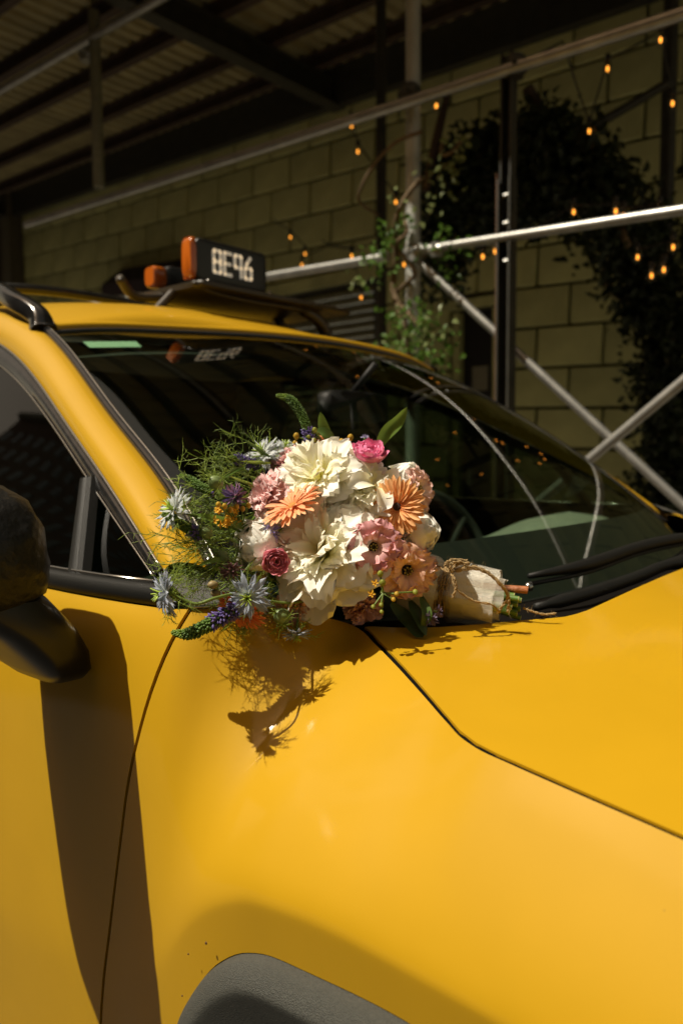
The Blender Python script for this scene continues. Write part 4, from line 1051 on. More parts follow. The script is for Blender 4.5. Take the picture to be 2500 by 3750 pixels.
# ------------------------------------------------------------------ the bouquet
_at = at
def at(px, py, dep):
    k = min(max((px - 780) / 180, 0), 1) * min(max((1640 - px) / 160, 0), 1)
    return _at(px, py, dep + .072 * k)
bq = thing('bouquet', 'bridal bouquet of white peonies, pink and orange flowers lying on the taxi fender', 'bouquet', tuple(at(1250, 2230, .95)))
fr_ = random.Random(77)
def petal_mesh(name, W=.8, a=.6, b=.3, bend=(20, 80), cup=.25, ruf=.04, rufn=3.0, notch=.03, seed=0, nu=9, nv=8, tip=0.0, twist=0.0):
    """unit-length petal rising from the origin along +Z and bending towards +X"""
    r_ = random.Random(seed); ph = [r_.uniform(0, 6.28) for _ in range(6)]
    um = a / (a + b); nrm = um ** a * (1 - um) ** b
    vs_, fs_, uv = [], [], []
    x = z = 0.0; rnd_ = .34 * W if tip == 0 else .08
    for i in range(nu + 1):
        u = i / nu
        th = math.radians(bend[0] + (bend[1] - bend[0]) * u ** 1.2)
        if i: x += math.sin(th) / nu; z += math.cos(th) / nu
        ue = min(max(u * .97 + .02, .001), .999)
        wd = W / 2 * max((ue ** a * (1 - ue) ** b) / nrm, .05 if u < .5 else tip)
        tx, tz = math.sin(th), math.cos(th); nx, nz = -math.cos(th), math.sin(th)
        for j in range(nv + 1):
            v = -1 + 2 * j / nv
            rf = ruf * u ** 1.6 * (math.sin(rufn * v * PI + ph[0]) + .6 * math.sin(rufn * 1.9 * v * PI + ph[1]) * u + .35 * math.sin(7 * u + ph[2]) * v)
            off = cup * wd * 2 * v * v + rf + twist * v * wd
            ext = notch * u ** 3 * (math.sin(5.3 * v * PI / 2 + ph[3]) + .7 * math.sin(11 * v + ph[4])) - rnd_ * (1 - math.sqrt(max(0, 1 - .985 * v * v))) * u ** 3
            vs_.append((x + nx * off + tx * ext, wd * v * (1 - .18 * cup * v * v), z + nz * off + tz * ext)); uv.append((j / nv, u))
    k = nv + 1
    for i in range(nu):
        for j in range(nv): fs_.append((i * k + j, i * k + j + 1, (i + 1) * k + j + 1, (i + 1) * k + j))
    me = bpy.data.meshes.new(name); me.from_pydata(vs_, [], fs_)
    lay = me.uv_layers.new(name='UVMap')
    for lp in me.loops: lay.data[lp.index].uv = uv[lp.vertex_index]
    me.polygons.foreach_set('use_smooth', [True] * len(fs_)); me.update()
    return me
_pc = {}
def petals(kindname, m_, variants, **kw):
    key = (kindname, m_.name)
    if key not in _pc:
        L_ = []
        for s_ in range(variants):
            me = petal_mesh('petal', seed=hash((kindname, s_)) % 9999 if False else s_ * 31 + len(kindname), **kw); me.materials.append(m_); L_.append(me)
        _pc[key] = L_
    return _pc[key]
def flower(name, px, py, dep, face, label=None, roll=0.0):
    f_ = bpy.data.objects.new(name, None); COL.objects.link(f_); f_.empty_display_size = .02
    q_ = face.to_track_quat('Z', 'Y')
    f_.matrix_basis = Matrix.Translation(at(px, py, dep)) @ q_.to_matrix().to_4x4() @ Matrix.Rotation(roll, 4, 'Z')
    f_.parent = bq; f_.matrix_parent_inverse = Matrix.Translation(-Vector(bq['_off']))
    if label: f_['label'] = label
    return f_
def ring(f_, meshes, n, R, tilt, rb=0.0, zb=0.0, jit=.12, ph=0.0, sj=.12, name='petal', sq=(1, 1)):
    for k in range(n):
        az = 2 * PI * (k + ph) / n + fr_.uniform(-jit, jit) * 2 * PI / n * 2
        s_ = R * (1 + fr_.uniform(-sj, sj))
        M_ = Matrix.Rotation(az, 4, 'Z') @ Matrix.Translation((rb * R, 0, zb * R)) @ Matrix.Rotation(math.radians(tilt + fr_.uniform(-7, 7)), 4, 'Y') @ Matrix.Rotation(fr_.uniform(-.12, .12), 4, 'Z') @ Matrix.Diagonal((s_ * sq[0], s_ * sq[1], s_, 1))
        o_ = link(name, fr_.choice(meshes), None, f_, M_)
def pxr(r, dep): return r * (dep + .045) / FPX

PEONY = petalmat('peony_petal', (.90, .86, .40), (.94, .92, .83), .27, veins=.02, edge=(.95, .94, .88))
PEONY_IN = petalmat('peony_inner', (.90, .87, .36), (.95, .93, .78), .30, veins=.02)
def peony(px, py, dep, rpx, face, label, seed, openness=1.0, sparse=1.0):
    fr_.seed(seed); R = pxr(rpx, dep); f_ = flower('peony', px, py, dep, face, label)
    gd = petals('guard', PEONY, 5, W=.98, a=.62, b=.16, bend=(-16, 40), cup=.14, ruf=.03, rufn=1.3, notch=.022, nu=12, nv=16)
    md = petals('middle', PEONY, 7, W=.66, a=.7, b=.17, bend=(-12, 42), cup=.15, ruf=.035, rufn=1.6, notch=.05, nu=12, nv=14)
    inn = petals('inner', PEONY_IN, 8, W=.46, a=.8, b=.18, bend=(-12, 44), cup=.16, ruf=.04, rufn=1.6, notch=.07, nu=12, nv=12)
    ring(f_, gd, 7, R * 1.0, 80 * openness, .06, -.20, ph=.1)
    ring(f_, gd, 6, R * .95, 66 * openness, .07, -.14, ph=.5)
    ring(f_, md, 9, R * .95, 56 * openness, .07, -.06, ph=.2, sj=.18)
    ring(f_, md, 9, R * .88, 45 * openness, .07, .0, ph=.6, sj=.2, jit=.3)
    ring(f_, inn, 10, R * .82, 36 * openness, .06, .04, ph=.3, sj=.25, jit=.4)
    ring(f_, inn, 9, R * .76, 25 * openness, .05, .07, ph=.7, sj=.25, jit=.4)
    ring(f_, inn, 6, R * .66, 12 * openness, .03, .10, ph=.2, sj=.25, jit=.4)
    return f_
peony(1200, 2040, .858, 222, cdir(-.50, .50, .80), 'large open white peony with creamy centre', 1)
peony(1185, 1765, .892, 178, cdir(-.50, .50, .9), 'white peony at the top of the bouquet', 2, .95)
peony(1318, 1820, .892, 155, cdir(-.05, .60, .9), 'white peony beside the orange gerbera', 9, .95)
# closed, cupped peony
def cup_peony(px, py, dep, rpx, face, label, seed):
    fr_.seed(seed); R = pxr(rpx, dep); f_ = flower('peony', px, py, dep, face, label)
    cp = petals('cupped', PEONY, 5, W=1.15, a=.55, b=.22, bend=(62, -38), cup=.32, ruf=.02, rufn=1.3, notch=.03)
    ring(f_, cp, 6, R * 1.28, 8, .02, -.45, ph=.1); ring(f_, cp, 6, R * 1.2, 0, .0, -.40, ph=.5); ring(f_, cp, 6, R * 1.1, -6, 0, -.35, ph=.2); ring(f_, cp, 5, R * .95, -10, 0, -.25, ph=.7)
cup_peony(958, 1995, .858, 175, cdir(-.55, .1, 1), 'half closed cream peony at the left', 3)

# ranunculus
def ranunculus(px, py, dep, rpx, face, base, tip, nm, label, seed):
    fr_.seed(seed); R = pxr(rpx, dep); f_ = flower('ranunculus', px, py, dep, face, label)
    m_ = petalmat(nm, base, tip, .18, veins=.14)
    L_ = [petals('ran%d' % k, m_, 3, W=1.05 - .03 * k, a=.5, b=.25, bend=(78 - 4 * k, -42 + 13 * k), cup=.26, ruf=.012, rufn=1.5, notch=.02) for k in range(6)]
    for k in range(6):
        ring(f_, L_[k], 5 + k, R * (.42 + .125 * k), 0, .0, -.02 - .075 * k, ph=.37 * k, sj=.06)
    MB().lathe([(0, .03), (.05, .02), (.07, -.02), (0, -.05)], 10, Matrix.Diagonal((R * 2, R * 2, R * 2, 1))).build('eye', mat(nm + '_eye', (.16, .18, .05), .7), f_)
ranunculus(1352, 1672, .885, 105, cdir(.15, .9, .55), (.88, .42, .50), (.90, .30, .50), 'ranunculus_pink', 'bright pink ranunculus at the top', 4)
ranunculus(1008, 2055, .826, 82, cdir(.25, -.05, 1), (.90, .60, .56), (.86, .33, .40), 'ranunculus_rose', 'deep rose ranunculus below the cream peony', 5)

# lisianthus
def lisianthus(px, py, dep, rpx, face, base, tip, nm, label, seed, rf=.06):
    fr_.seed(seed); R = pxr(rpx, dep); f_ = flower('lisianthus', px, py, dep, face, label)
    m_ = petalmat(nm, base, tip, .2, veins=.12)
    A_ = petals('lisA', m_, 4, W=1.1, a=.8, b=.22, bend=(16, 112), cup=.10, ruf=rf, rufn=2.6, notch=.06)
    B_ = petals('lisB', m_, 4, W=1.0, a=.8, b=.22, bend=(10, 92), cup=.14, ruf=rf, rufn=2.4, notch=.06)
    ring(f_, A_, 6, R * 1.02, 6, .28, -.40, ph=.1, jit=.06); ring(f_, A_, 6, R * .92, 2, .28, -.34, ph=.6, jit=.06); ring(f_, B_, 6, R * .64, 6, .28, -.22, ph=.3, jit=.06)
    MB().lathe([(.0, -.42), (.2, -.40), (.262, -.2), (.27, -.02)], 14, Matrix.Diagonal((R, R, R, 1))).build('throat', mat(nm + '_throat', (.03, .018, .02), .8), f_)
    st = MB()
    for k in range(7):
        a_ = 2 * PI * k / 7; st.tube([(0.03 * R, 0, -.2 * R), (.08 * R * math.cos(a_), .08 * R * math.sin(a_), .02 * R), (.13 * R * math.cos(a_), .13 * R * math.sin(a_), .12 * R)], [.012 * R, .014 * R, .04 * R], 6)
    st.build('stamens', mat(nm + '_stamen', (.32, .26, .05), .6), f_)
lisianthus(1368, 2003, .822, 96, cdir(.05, -.05, 1), (.88, .64, .54), (.82, .42, .44), 'lisianthus_pink', 'dusty pink lisianthus with a dark throat', 6, .05)
lisianthus(1492, 2090, .868, 110, cdir(.12, -.12, 1), (.90, .60, .38), (.90, .58, .44), 'lisianthus_peach', 'peach lisianthus with ruffled edges and dark throat', 7, .085)
lisianthus(1535, 1790, .915, 80, cdir(.8, .25, .5), (.90, .82, .72), (.86, .58, .50), 'lisianthus_blush', 'pale blush lisianthus behind the gerbera', 8, .06)

# gerbera
DISC = mat('gerbera_disc', (.030, .012, .008), .8, bump=.5, bscale=900)
def gerbera(px, py, dep, rpx, face, base, tip, floret, nm, label, seed, dark=True):
    fr_.seed(seed); R = pxr(rpx, dep); f_ = flower('gerbera', px, py, dep, face, label)
    m_ = petalmat(nm, base, tip, .22, veins=.22)
    P_ = petals('ger' + nm, m_, 5, W=.21, a=.35, b=.14, bend=(0, 14), cup=.25, ruf=.012, rufn=.8, notch=.02, nu=6, nv=4, tip=.25)
    ring(f_, P_, 22, R, 82, .16, 0, jit=.06, sj=.06); ring(f_, P_, 22, R * .93, 74, .15, .02, jit=.06, ph=.5, sj=.07)
    ring(f_, P_, 18, R * .62, 64, .13, .03, jit=.1, ph=.2, sj=.1)
    fl = MB()
    for k in range(90):
        a_ = 2.39996 * k; rr = (.14 + .24 * (k / 90)) * R
        c_ = Vector((rr * math.cos(a_), rr * math.sin(a_), .05 * R)); o_ = Vector((math.cos(a_), math.sin(a_), 1.1)).normalized() * R * (.09 + .05 * k / 90)
        fl.tube([c_, c_ + o_ * .6, c_ + o_], [.014 * R, .018 * R, .006 * R], 4)
    fl.build('disc_florets', mat(nm + '_floret', floret, .6), f_)
    MB().lathe([(.17, .02), (.15, .09), (.08, .12), (0, .10)], 16, Matrix.Diagonal((R, R, R, 1))).build('disc', DISC if dark else mat(nm + '_disc', (.55, .25, .05), .7, bump=.5, bscale=900), f_)
    MB().lathe([(.0, -.22), (.09, -.20), (.2, -.05), (.22, .0)], 14, Matrix.Diagonal((R, R, R, 1))).build('calyx', LEAF_G, f_)
LEAF_G = leafmat('bouquet_green', (.085, .15, .025), .3)
gerbera(1455, 1855, .858, 100, cdir(-.38, -.10, .9), (.88, .40, .10), (.90, .50, .22), (.72, .13, .02), 'gerbera_orange', 'orange gerbera with a dark eye', 10)
gerbera(1072, 1856, .838, 108, cdir(-.45, .80, .42), (.88, .36, .14), (.90, .46, .24), (.82, .34, .12), 'gerbera_salmon', 'salmon orange gerbera tilted upwards', 11, dark=False)
gerbera(885, 2235, .842, 84, cdir(-.35, -.55, .55), (.82, .20, .05), (.86, .28, .09), (.5, .08, .02), 'gerbera_red_orange', 'red orange gerbera low at the left', 12)
gerbera(1215, 1625, .955, 70, cdir(.1, .8, .2), (.82, .30, .08), (.82, .36, .14), (.7, .2, .05), 'gerbera_back', 'orange gerbera peeping over the top peony', 13)

# carnations and roses: tight heads of frilled petals
def carnation(px, py, dep, rpx, face, base, tip, nm, label, seed, name='carnation'):
    fr_.seed(seed); R = pxr(rpx, dep); f_ = flower(name, px, py, dep, face, label)
    m_ = petalmat(nm, base, tip, .22, veins=.15)
    P_ = petals('car' + nm, m_, 6, W=.75, a=.9, b=.15, bend=(0, 40), cup=.16, ruf=.10, rufn=3.2, notch=.07, nu=7, nv=8)
    for (n, t_, s_) in [(8, 68, 1.0), (9, 50, .96), (9, 34, .9), (8, 20, .85), (5, 8, .8)]: ring(f_, P_, n, R * s_, t_, .04, -.1, ph=fr_.random(), sj=.15, jit=.3)
carnation(985, 1815, .878, 92, cdir(-.7, .35, .7), (.92, .60, .56), (.93, .64, .62), 'carnation_pink', 'ruffled pink carnation at the left', 14)
carnation(1085, 2215, .862, 82, cdir(-.2, -.55, .8), (.82, .48, .32), (.84, .52, .38), 'carnation_peach', 'peach carnation under the large peony', 15)
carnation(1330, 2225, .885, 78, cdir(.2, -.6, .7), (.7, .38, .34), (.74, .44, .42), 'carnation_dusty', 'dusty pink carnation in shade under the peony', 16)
carnation(1060, 1700, .92, 80, cdir(-.55, .6, .4), (.84, .48, .44), (.88, .56, .54), 'carnation_blush', 'pale pink carnation behind the top peony', 17)
cup_peony(1535, 1950, .905, 125, cdir(.55, .1, .7), 'cream bloom behind the peach lisianthus', 18)
cup_peony(1480, 1760, .925, 110, cdir(.35, .6, .5), 'cream bloom behind the orange gerbera', 19)
# long curled white petal across the top
f_ = flower('peony', 1385, 1760, .868, cdir(.5, .5, .7), 'long curled white petals above the gerbera')
cl = petals('curled', PEONY, 3, W=.5, a=.8, b=.35, bend=(20, 135), cup=.2, ruf=.03, rufn=1.0, notch=.03)
fr_.seed(33); ring(f_, cl, 5, pxr(150, .868), 10, .05, -.2, jit=.3)

# ---- fine green: thread leaves, stems
THREAD = leafmat('nigella_thread', (.32, .42, .07), .45, objvar=.1)
THREAD_D = leafmat('nigella_thread_dark', (.17, .25, .045), .4, objvar=.1)
STEM = leafmat('flower_stem', (.17, .24, .05), .2, objvar=.05)
gr = random.Random(5)
def rv(k=1.0): return Vector((gr.uniform(-1, 1), gr.uniform(-1, 1), gr.uniform(-1, 1))) * k
def thread(mb_, p, d, L_, r=.00068, depth=2, curl=.35):
    """one branching thread leaf"""
    P_ = [Vector(p)]; dd = d.normalized(); c_ = rv(curl)
    n = 5
    for i in range(n):
        dd = (dd + c_ * .16 + rv(.10)).normalized(); P_.append(P_[-1] + dd * L_ / n)
        if depth > 0 and i >= 1:
            for s_ in range(2 if depth > 1 else 1):
                side = (dd + rv(1.0)).normalized(); thread(mb_, P_[-1], side, L_ * gr.uniform(.28, .5), r * .8, depth - 1, curl)
    mb_.tube(P_, [r * (1 - .75 * i / n) for i in range(n + 1)], 3, caps=False)
fol = MB(); fold = MB()
# sprays fan out to the left and round the rim
gr.seed(8)
SPR = [(1000, 1700, .93, -1, .5), (930, 1720, .92, -1, .4), (940, 1780, .91, -1, .5), (920, 1830, .90, -1, .25), (880, 1850, .90, -1, .35), (900, 1900, .89, -1, .1), (870, 1930, .89, -1, 0), (860, 1980, .88, -1, -.1), (900, 2020, .88, -1, -.15), (880, 2070, .87, -1, -.25), (930, 2120, .86, -1, -.1), (980, 2160, .85, -.8, -.5), (1000, 2190, .85, -.5, -.5), (820, 1900, .89, -1, .3), (800, 1970, .88, -1, -.3), (900, 1770, .91, -.8, .7), (840, 1830, .90, -.9, .4), (930, 2180, .85, -.5, -.2), (1010, 2120, .86, -.9, .1), (870, 2000, .88, -.8, .5), (800, 2030, .87, -.6, -.5)]
for (px, py, dp, r_, u_) in SPR:
    for k in range(5):
        tgt = fol if gr.random() < .68 else fold
        p = Vector(at(px + gr.uniform(-45, 45), py + gr.uniform(-45, 45), dp + gr.uniform(-.02, .025)))
        thread(tgt, p, cdir(r_ + gr.uniform(-.6, .6), u_ + gr.uniform(-.6, .6), gr.uniform(-.3, .6)), gr.uniform(.028, .06))
kind(fol.build('thread_foliage', THREAD, bq), 'stuff'); kind(fold.build('thread_foliage', THREAD_D, bq), 'stuff')
# leafy core that fills the gaps between the heads
vr.seed(44); core = MB()
cen = Vector(at(1215, 1985, .945)); ca, cb, cc2 = Vector(CR), Vector(CU), Vector(-CF)
for k in range(900):
    d_ = rvec(); rr = .9 * vr.random() ** .4
    p = cen + ca * d_.x * .105 * rr + cb * d_.y * .085 * rr + cc2 * d_.z * .045 * rr
    leaf_card(core, p, rvec() + cc2, rvec(), vr.uniform(.022, .042), vr.uniform(.008, .015), .1)
kind(core.build('leaf_core', LEAF_G, bq, smooth=False), 'stuff')

# nigella
NIG = petalmat('nigella_blue', (.66, .70, .70), (.50, .55, .66), .35, veins=.25)
NIGW = petalmat('nigella_pale', (.74, .76, .68), (.64, .68, .70), .35, veins=.2)
def nigella(px, py, dep, rpx, face, m_, label, seed, stem=None):
    fr_.seed(seed); gr.seed(seed); R = pxr(rpx, dep); f_ = flower('nigella', px, py, dep, face, label)
    P_ = petals('nig', m_, 5, W=.27, a=.7, b=.45, bend=(0, 25), cup=.12, ruf=.05, rufn=1.2, notch=.10, nu=7, nv=5)
    ring(f_, P_, 15, R, 80, .1, -.05, jit=.3, sj=.14); ring(f_, P_, 15, R * .92, 66, .08, 0, jit=.3, ph=.5, sj=.16); ring(f_, P_, 12, R * .76, 48, .06, 0, jit=.3, sj=.2)
    c_ = MB()
    for k in range(8):
        a_ = 2 * PI * k / 8; e_ = Vector((math.cos(a_), math.sin(a_), 0))
        c_.tube([e_ * .04 * R, e_ * .10 * R + Vector((0, 0, .35 * R)), e_ * (.28 + .1 * (k % 2)) * R + Vector((0, 0, .62 * R))], [.05 * R, .05 * R, .02 * R], 5)
    c_.build('styles', mat('nigella_style', (.34, .46, .06), .5), f_)
    b_ = MB()
    for k in range(10):
        a_ = 2 * PI * k / 10 + gr.uniform(-.2, .2); e_ = Vector((math.cos(a_), math.sin(a_), gr.uniform(-.5, .25)))
        thread(b_, Vector((0, 0, -.15 * R)), e_, R * gr.uniform(.9, 1.5), R * .024, 2)
    kind(b_.build('bracts', THREAD, f_), 'stuff')
    if stem:
        pts = [at(*q) for q in stem] + [Vector(at(px, py, dep)) - face * R * .1]
        MB().tube(catmull(pts, 20), .0017, 6).build('stem', STEM, bq)
nigella(608, 2172, .818, 78, cdir(-.9, -.1, .45), NIG, 'pale blue nigella hanging out at the far left', 31, [(1000, 2200, .86), (880, 2175, .83), (790, 2190, .825), (720, 2212, .822), (670, 2195, .82)])
nigella(912, 2185, .803, 78, cdir(-.15, -.2, 1), NIG, 'pale blue nigella facing out, low centre', 32, [(1150, 2195, .85), (1060, 2208, .835), (980, 2200, .82)])
nigella(640, 1868, .865, 72, cdir(-.6, .35, .5), NIGW, 'white and blue nigella against the yellow pillar', 33, [(900, 1960, .89), (820, 1915, .885), (740, 1895, .88), (680, 1880, .87)])
nigella(962, 1665, .92, 72, cdir(-.3, .6, .6), NIGW, 'pale nigella among threads at the upper left', 34, [(1060, 1800, .93), (1010, 1740, .93)])
nigella(1045, 1640, .935, 48, cdir(.1, .8, .4), NIGW, 'small greenish nigella near the yellow buds', 35)
nigella(1085, 2320, .845, 52, cdir(.1, -.9, .3), NIG, 'nigella in shade hanging over the fender', 36, [(1100, 2220, .86), (1092, 2260, .852)])
# seed pods
POD = leafmat('nigella_pod', (.17, .23, .08), .15)
def pod(px, py, dep, rpx, seed):
    gr.seed(seed); R = pxr(rpx, dep); f_ = flower('seed_pod', px, py, dep, cdir(-.5, .4, .6))
    rows = [[(R * .82 * math.sin(t_) * (1 + .07 * math.cos(6 * a_)) * math.cos(a_), R * .82 * math.sin(t_) * (1 + .07 * math.cos(6 * a_)) * math.sin(a_), -R * math.cos(t_)) for a_ in np.linspace(0, 2 * PI, 24, endpoint=False)] for t_ in np.linspace(.02, PI - .02, 11)]
    MB().grid(rows, close=True).build('capsule', POD, f_)
    b_ = MB()
    for k in range(9):
        a_ = 2 * PI * k / 9; thread(b_, Vector((0, 0, -R * .8)), Vector((math.cos(a_), math.sin(a_), .7)), R * gr.uniform(1.8, 2.8), R * .05, 1)
    for k in range(5):
        a_ = 2 * PI * k / 5; b_.tube([(0, 0, R * .9), (R * .2 * math.cos(a_), R * .2 * math.sin(a_), R * 1.3), (R * .5 * math.cos(a_), R * .5 * math.sin(a_), R * 1.45)], R * .05, 4)
    kind(b_.build('bracts', THREAD, f_), 'stuff')
for k, (px, py, dp, r) in enumerate([(790, 1768, .885, 30), (755, 1950, .868, 27), (815, 2040, .868, 27), (985, 1785, .882, 26), (1032, 2258, .838, 38)]): pod(px, py, dp, r, 60 + k)
# cornflowers / scabious heads: bursts of thin florets
def burst(px, py, dep, rpx, face, cols, label, seed, nm):
    gr.seed(seed); R = pxr(rpx, dep); f_ = flower('cornflower', px, py, dep, face, label)
    for mi, c_ in enumerate(cols):
        b_ = MB()
        for k in range(34):
            d_ = (Vector((gr.uniform(-1, 1), gr.uniform(-1, 1), gr.uniform(.0, 1.0)))).normalized(); L_ = R * gr.uniform(.7, 1.1); s_ = d_.orthogonal().normalized()
            p0 = d_ * R * .15; p1 = d_ * L_ * .6 + rv(R * .08); p2 = d_ * L_ + rv(R * .1); wv = s_ * R * .09
            b_.add([p0, p1 + wv, p1 - wv, p2 + wv * .8, p2 - wv * .8, p2 + d_ * R * .12], [(0, 2, 1), (1, 2, 4, 3), (3, 4, 5)])
        kind(b_.build('florets', leafmat(nm + str(mi), c_, .3), f_, smooth=False), 'stuff')
    MB().lathe([(0, -.55), (.2, -.5), (.28, -.2), (.2, .1), (0, .15)], 10, Matrix.Diagonal((R, R, R, 1))).build('calyx', POD, f_)
burst(860, 1822, .882, 48, cdir(-.2, .3, .9), [(.16, .11, .26), (.28, .15, .24)], 'dark purple cornflower among the threads', 71, 'corn_dark')
burst(995, 1950, .84, 40, cdir(-.2, .1, 1), [(.26, .22, .46), (.36, .32, .52)], 'violet cornflower in front of the cream peony', 72, 'corn_violet')
burst(848, 2090, .855, 44, cdir(-.3, .1, .9), [(.24, .13, .14), (.34, .20, .22)], 'mauve faded cornflower at the left', 73, 'corn_mauve')
burst(1335, 1604, .95, 16, cdir(0, 1, .3), [(.36, .32, .5)], 'tiny lilac floret above the pink ranunculus', 74, 'corn_lilac')
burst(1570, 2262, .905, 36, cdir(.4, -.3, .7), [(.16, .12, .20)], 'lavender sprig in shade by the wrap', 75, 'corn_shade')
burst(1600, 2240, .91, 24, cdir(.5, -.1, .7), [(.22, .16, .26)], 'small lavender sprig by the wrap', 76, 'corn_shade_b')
# veronica spikes
VGREEN = leafmat('veronica_green', (.10, .18, .03), .2, objvar=.03); VPURP = leafmat('veronica_purple', (.16, .12, .34), .2, objvar=.03); VTIP = leafmat('veronica_tip', (.20, .30, .04), .2, objvar=.03)
def veronica(pts, r0, purple, seed, label):
    gr.seed(seed); P_ = [Vector(p) for p in catmull([at(*q) for q in pts], 40)]
    b_ = MB(); R_ = [r0 * (.35 + .65 * min(1, i / 12)) for i in range(40)]
    b_.tube(P_, [q * .7 for q in R_], 8)
    for i in range(1, 39):
        t_ = (P_[min(i + 1, 39)] - P_[i - 1]).normalized(); s_ = t_.orthogonal().normalized()
        for k in range(9):
            e_ = Matrix.Rotation(2 * PI * (k + .5 * (i % 2)) / 9 + gr.uniform(-.2, .2), 3, t_) @ s_
            frac = i / 39; b_.cur = 2 if frac < .18 else (1 if frac > 1 - purple and gr.random() < .8 else 0)
            c_ = P_[i] + e_ * R_[i] * .62; d_ = (e_ * 1.0 - t_ * .55 + rv(.25)).normalized(); l_ = R_[i] * (.6 if b_.cur != 1 else .95) * gr.uniform(.8, 1.2)
            b_.tube([c_, c_ + d_ * l_ * .55, c_ + d_ * l_], [R_[i] * .24, R_[i] * .26, R_[i] * .05], 4)
    o = b_.build('veronica_spike', [VGREEN, VPURP, VTIP], bq); o['label'] = label
veronica([(628, 2316, .862), (690, 2322, .855), (760, 2290, .85), (830, 2250, .838), (890, 2225, .825)], .0072, .45, 81, 'purple veronica spike curling down over the fender')
veronica([(1010, 1447, .945), (1060, 1462, .945), (1100, 1510, .945), (1125, 1570, .945), (1142, 1630, .947)], .0062, .25, 82, 'green veronica spike hooked above the bouquet')
veronica([(592, 1880, .858), (640, 1905, .862), (690, 1935, .866), (740, 1968, .875)], .0058, .3, 83, 'dark veronica spike at the left edge')
veronica([(658, 1738, .91), (700, 1760, .905), (740, 1785, .90), (790, 1805, .895)], .0050, .05, 84, 'green veronica spike in front of the windshield trim')
veronica([(832, 1676, .925), (875, 1684, .922), (920, 1698, .92), (960, 1720, .918)], .0052, .75, 85, 'lilac veronica spike at the upper left')
veronica([(930, 1660, .93), (975, 1735, .928), (1010, 1790, .925)], .0058, .95, 86, 'violet veronica spike among the threads')
# yellow clusters: buds and small open flowers
YEL = petalmat('butterfly_weed', (.80, .42, .02), (.80, .46, .04), .3); YBUD = leafmat('yellow_bud', (.55, .34, .03), .2, objvar=.1); YGRN = leafmat('green_bud', (.28, .30, .04), .2, objvar=.1)
def bud(px, py, dep, rpx, stem, m_, up=(0, .7, .5)):
    R = pxr(rpx, dep); d_ = cdir(*up)
    M_ = Matrix.Translation(at(px, py, dep)) @ d_.to_track_quat('Z', 'Y').to_matrix().to_4x4()
    o = MB().lathe([(0, -1.15 * R), (.5 * R, -.95 * R), (.85 * R, -.3 * R), (.9 * R, .3 * R), (.6 * R, .85 * R), (.15 * R, 1.15 * R), (0, 1.2 * R)], 10, M_).build('bud', m_, bq)
    MB().tube(catmull([at(*q) for q in stem] + [at(px, py, dep)], 10), .0011, 5).build('bud_stem', STEM, bq)
for (px, py, r, m_) in [(1085, 1597, 13, YBUD), (1080, 1625, 12, YBUD), (1068, 1642, 11, YBUD), (1137, 1580, 10, YGRN), (1152, 1575, 11, YGRN), (1150, 1612, 9, YGRN), (1250, 1617, 12, YBUD), (1283, 1602, 13, YBUD), (1165, 1590, 8, YGRN), (1130, 1600, 8, YGRN), (1110, 1632, 8, YGRN)]:
    bud(px, py, .945 + gr.uniform(-.01, .01), r, [(1210, 1690, .955), (1190 if px < 1200 else px - 10, 1640, .95)], m_)
for (px, py, r, m_) in [(1392, 2102, 13, YGRN), (1400, 2135, 14, YGRN), (1452, 2175, 11, YBUD), (1440, 2195, 10, YBUD), (1366, 2222, 10, YGRN), (1395, 2215, 10, YGRN), (1397, 2240, 9, YGRN), (1520, 2168, 12, YGRN)]:
    bud(px, py, .795 + (0 if px < 1500 else .03), r, [(1400, 2165, .81), (1402, 2172, .80)], m_, (0, -.3, .6) if py > 2150 else (0, .7, .5))
def small_flower(px, py, dep, rpx, face):
    R = pxr(rpx, dep); f_ = flower('small_yellow_flower', px, py, dep, face)
    ring(f_, petals('yel', YEL, 3, W=.55, a=.6, b=.3, bend=(0, 20), cup=.2, ruf=.01, nu=4, nv=4), 5, R, 68, .05, 0, jit=.05)
    MB().lathe([(.2, 0), (.25, .15), (.15, .35), (0, .4)], 8, Matrix.Diagonal((R, R, R, 1))).build('centre', YEL, f_)
gr.seed(90)
for k in range(16):
    small_flower(830 + gr.uniform(-55, 55), 1895 + gr.uniform(-32, 32), .868 + gr.uniform(-.006, .01), gr.uniform(13, 17), cdir(gr.uniform(-.6, .3), gr.uniform(-.1, .8), .8))
for k in range(6): bud(800 + 22 * k, 1858 + gr.uniform(-10, 10), .87, 11, [(880, 1930, .885)], YBUD)
for (px, py) in [(1372, 2135), (1360, 2175), (1045, 1890), (1060, 1675)]: small_flower(px, py, (.80 if py > 2100 else .83) if py > 1700 else .93, 15, cdir(-.1, .2, 1))
for (px, py, r) in [(780, 2142, 17), (790, 2172, 16), (955, 2110, 18), (1040, 1925, 13)]: bud(px, py, .845, r, [(930, 2120, .86), (870, 2125, .85)], leafmat('scabious_bud', (.24, .18, .08), .1), (-.8, 0, .4))
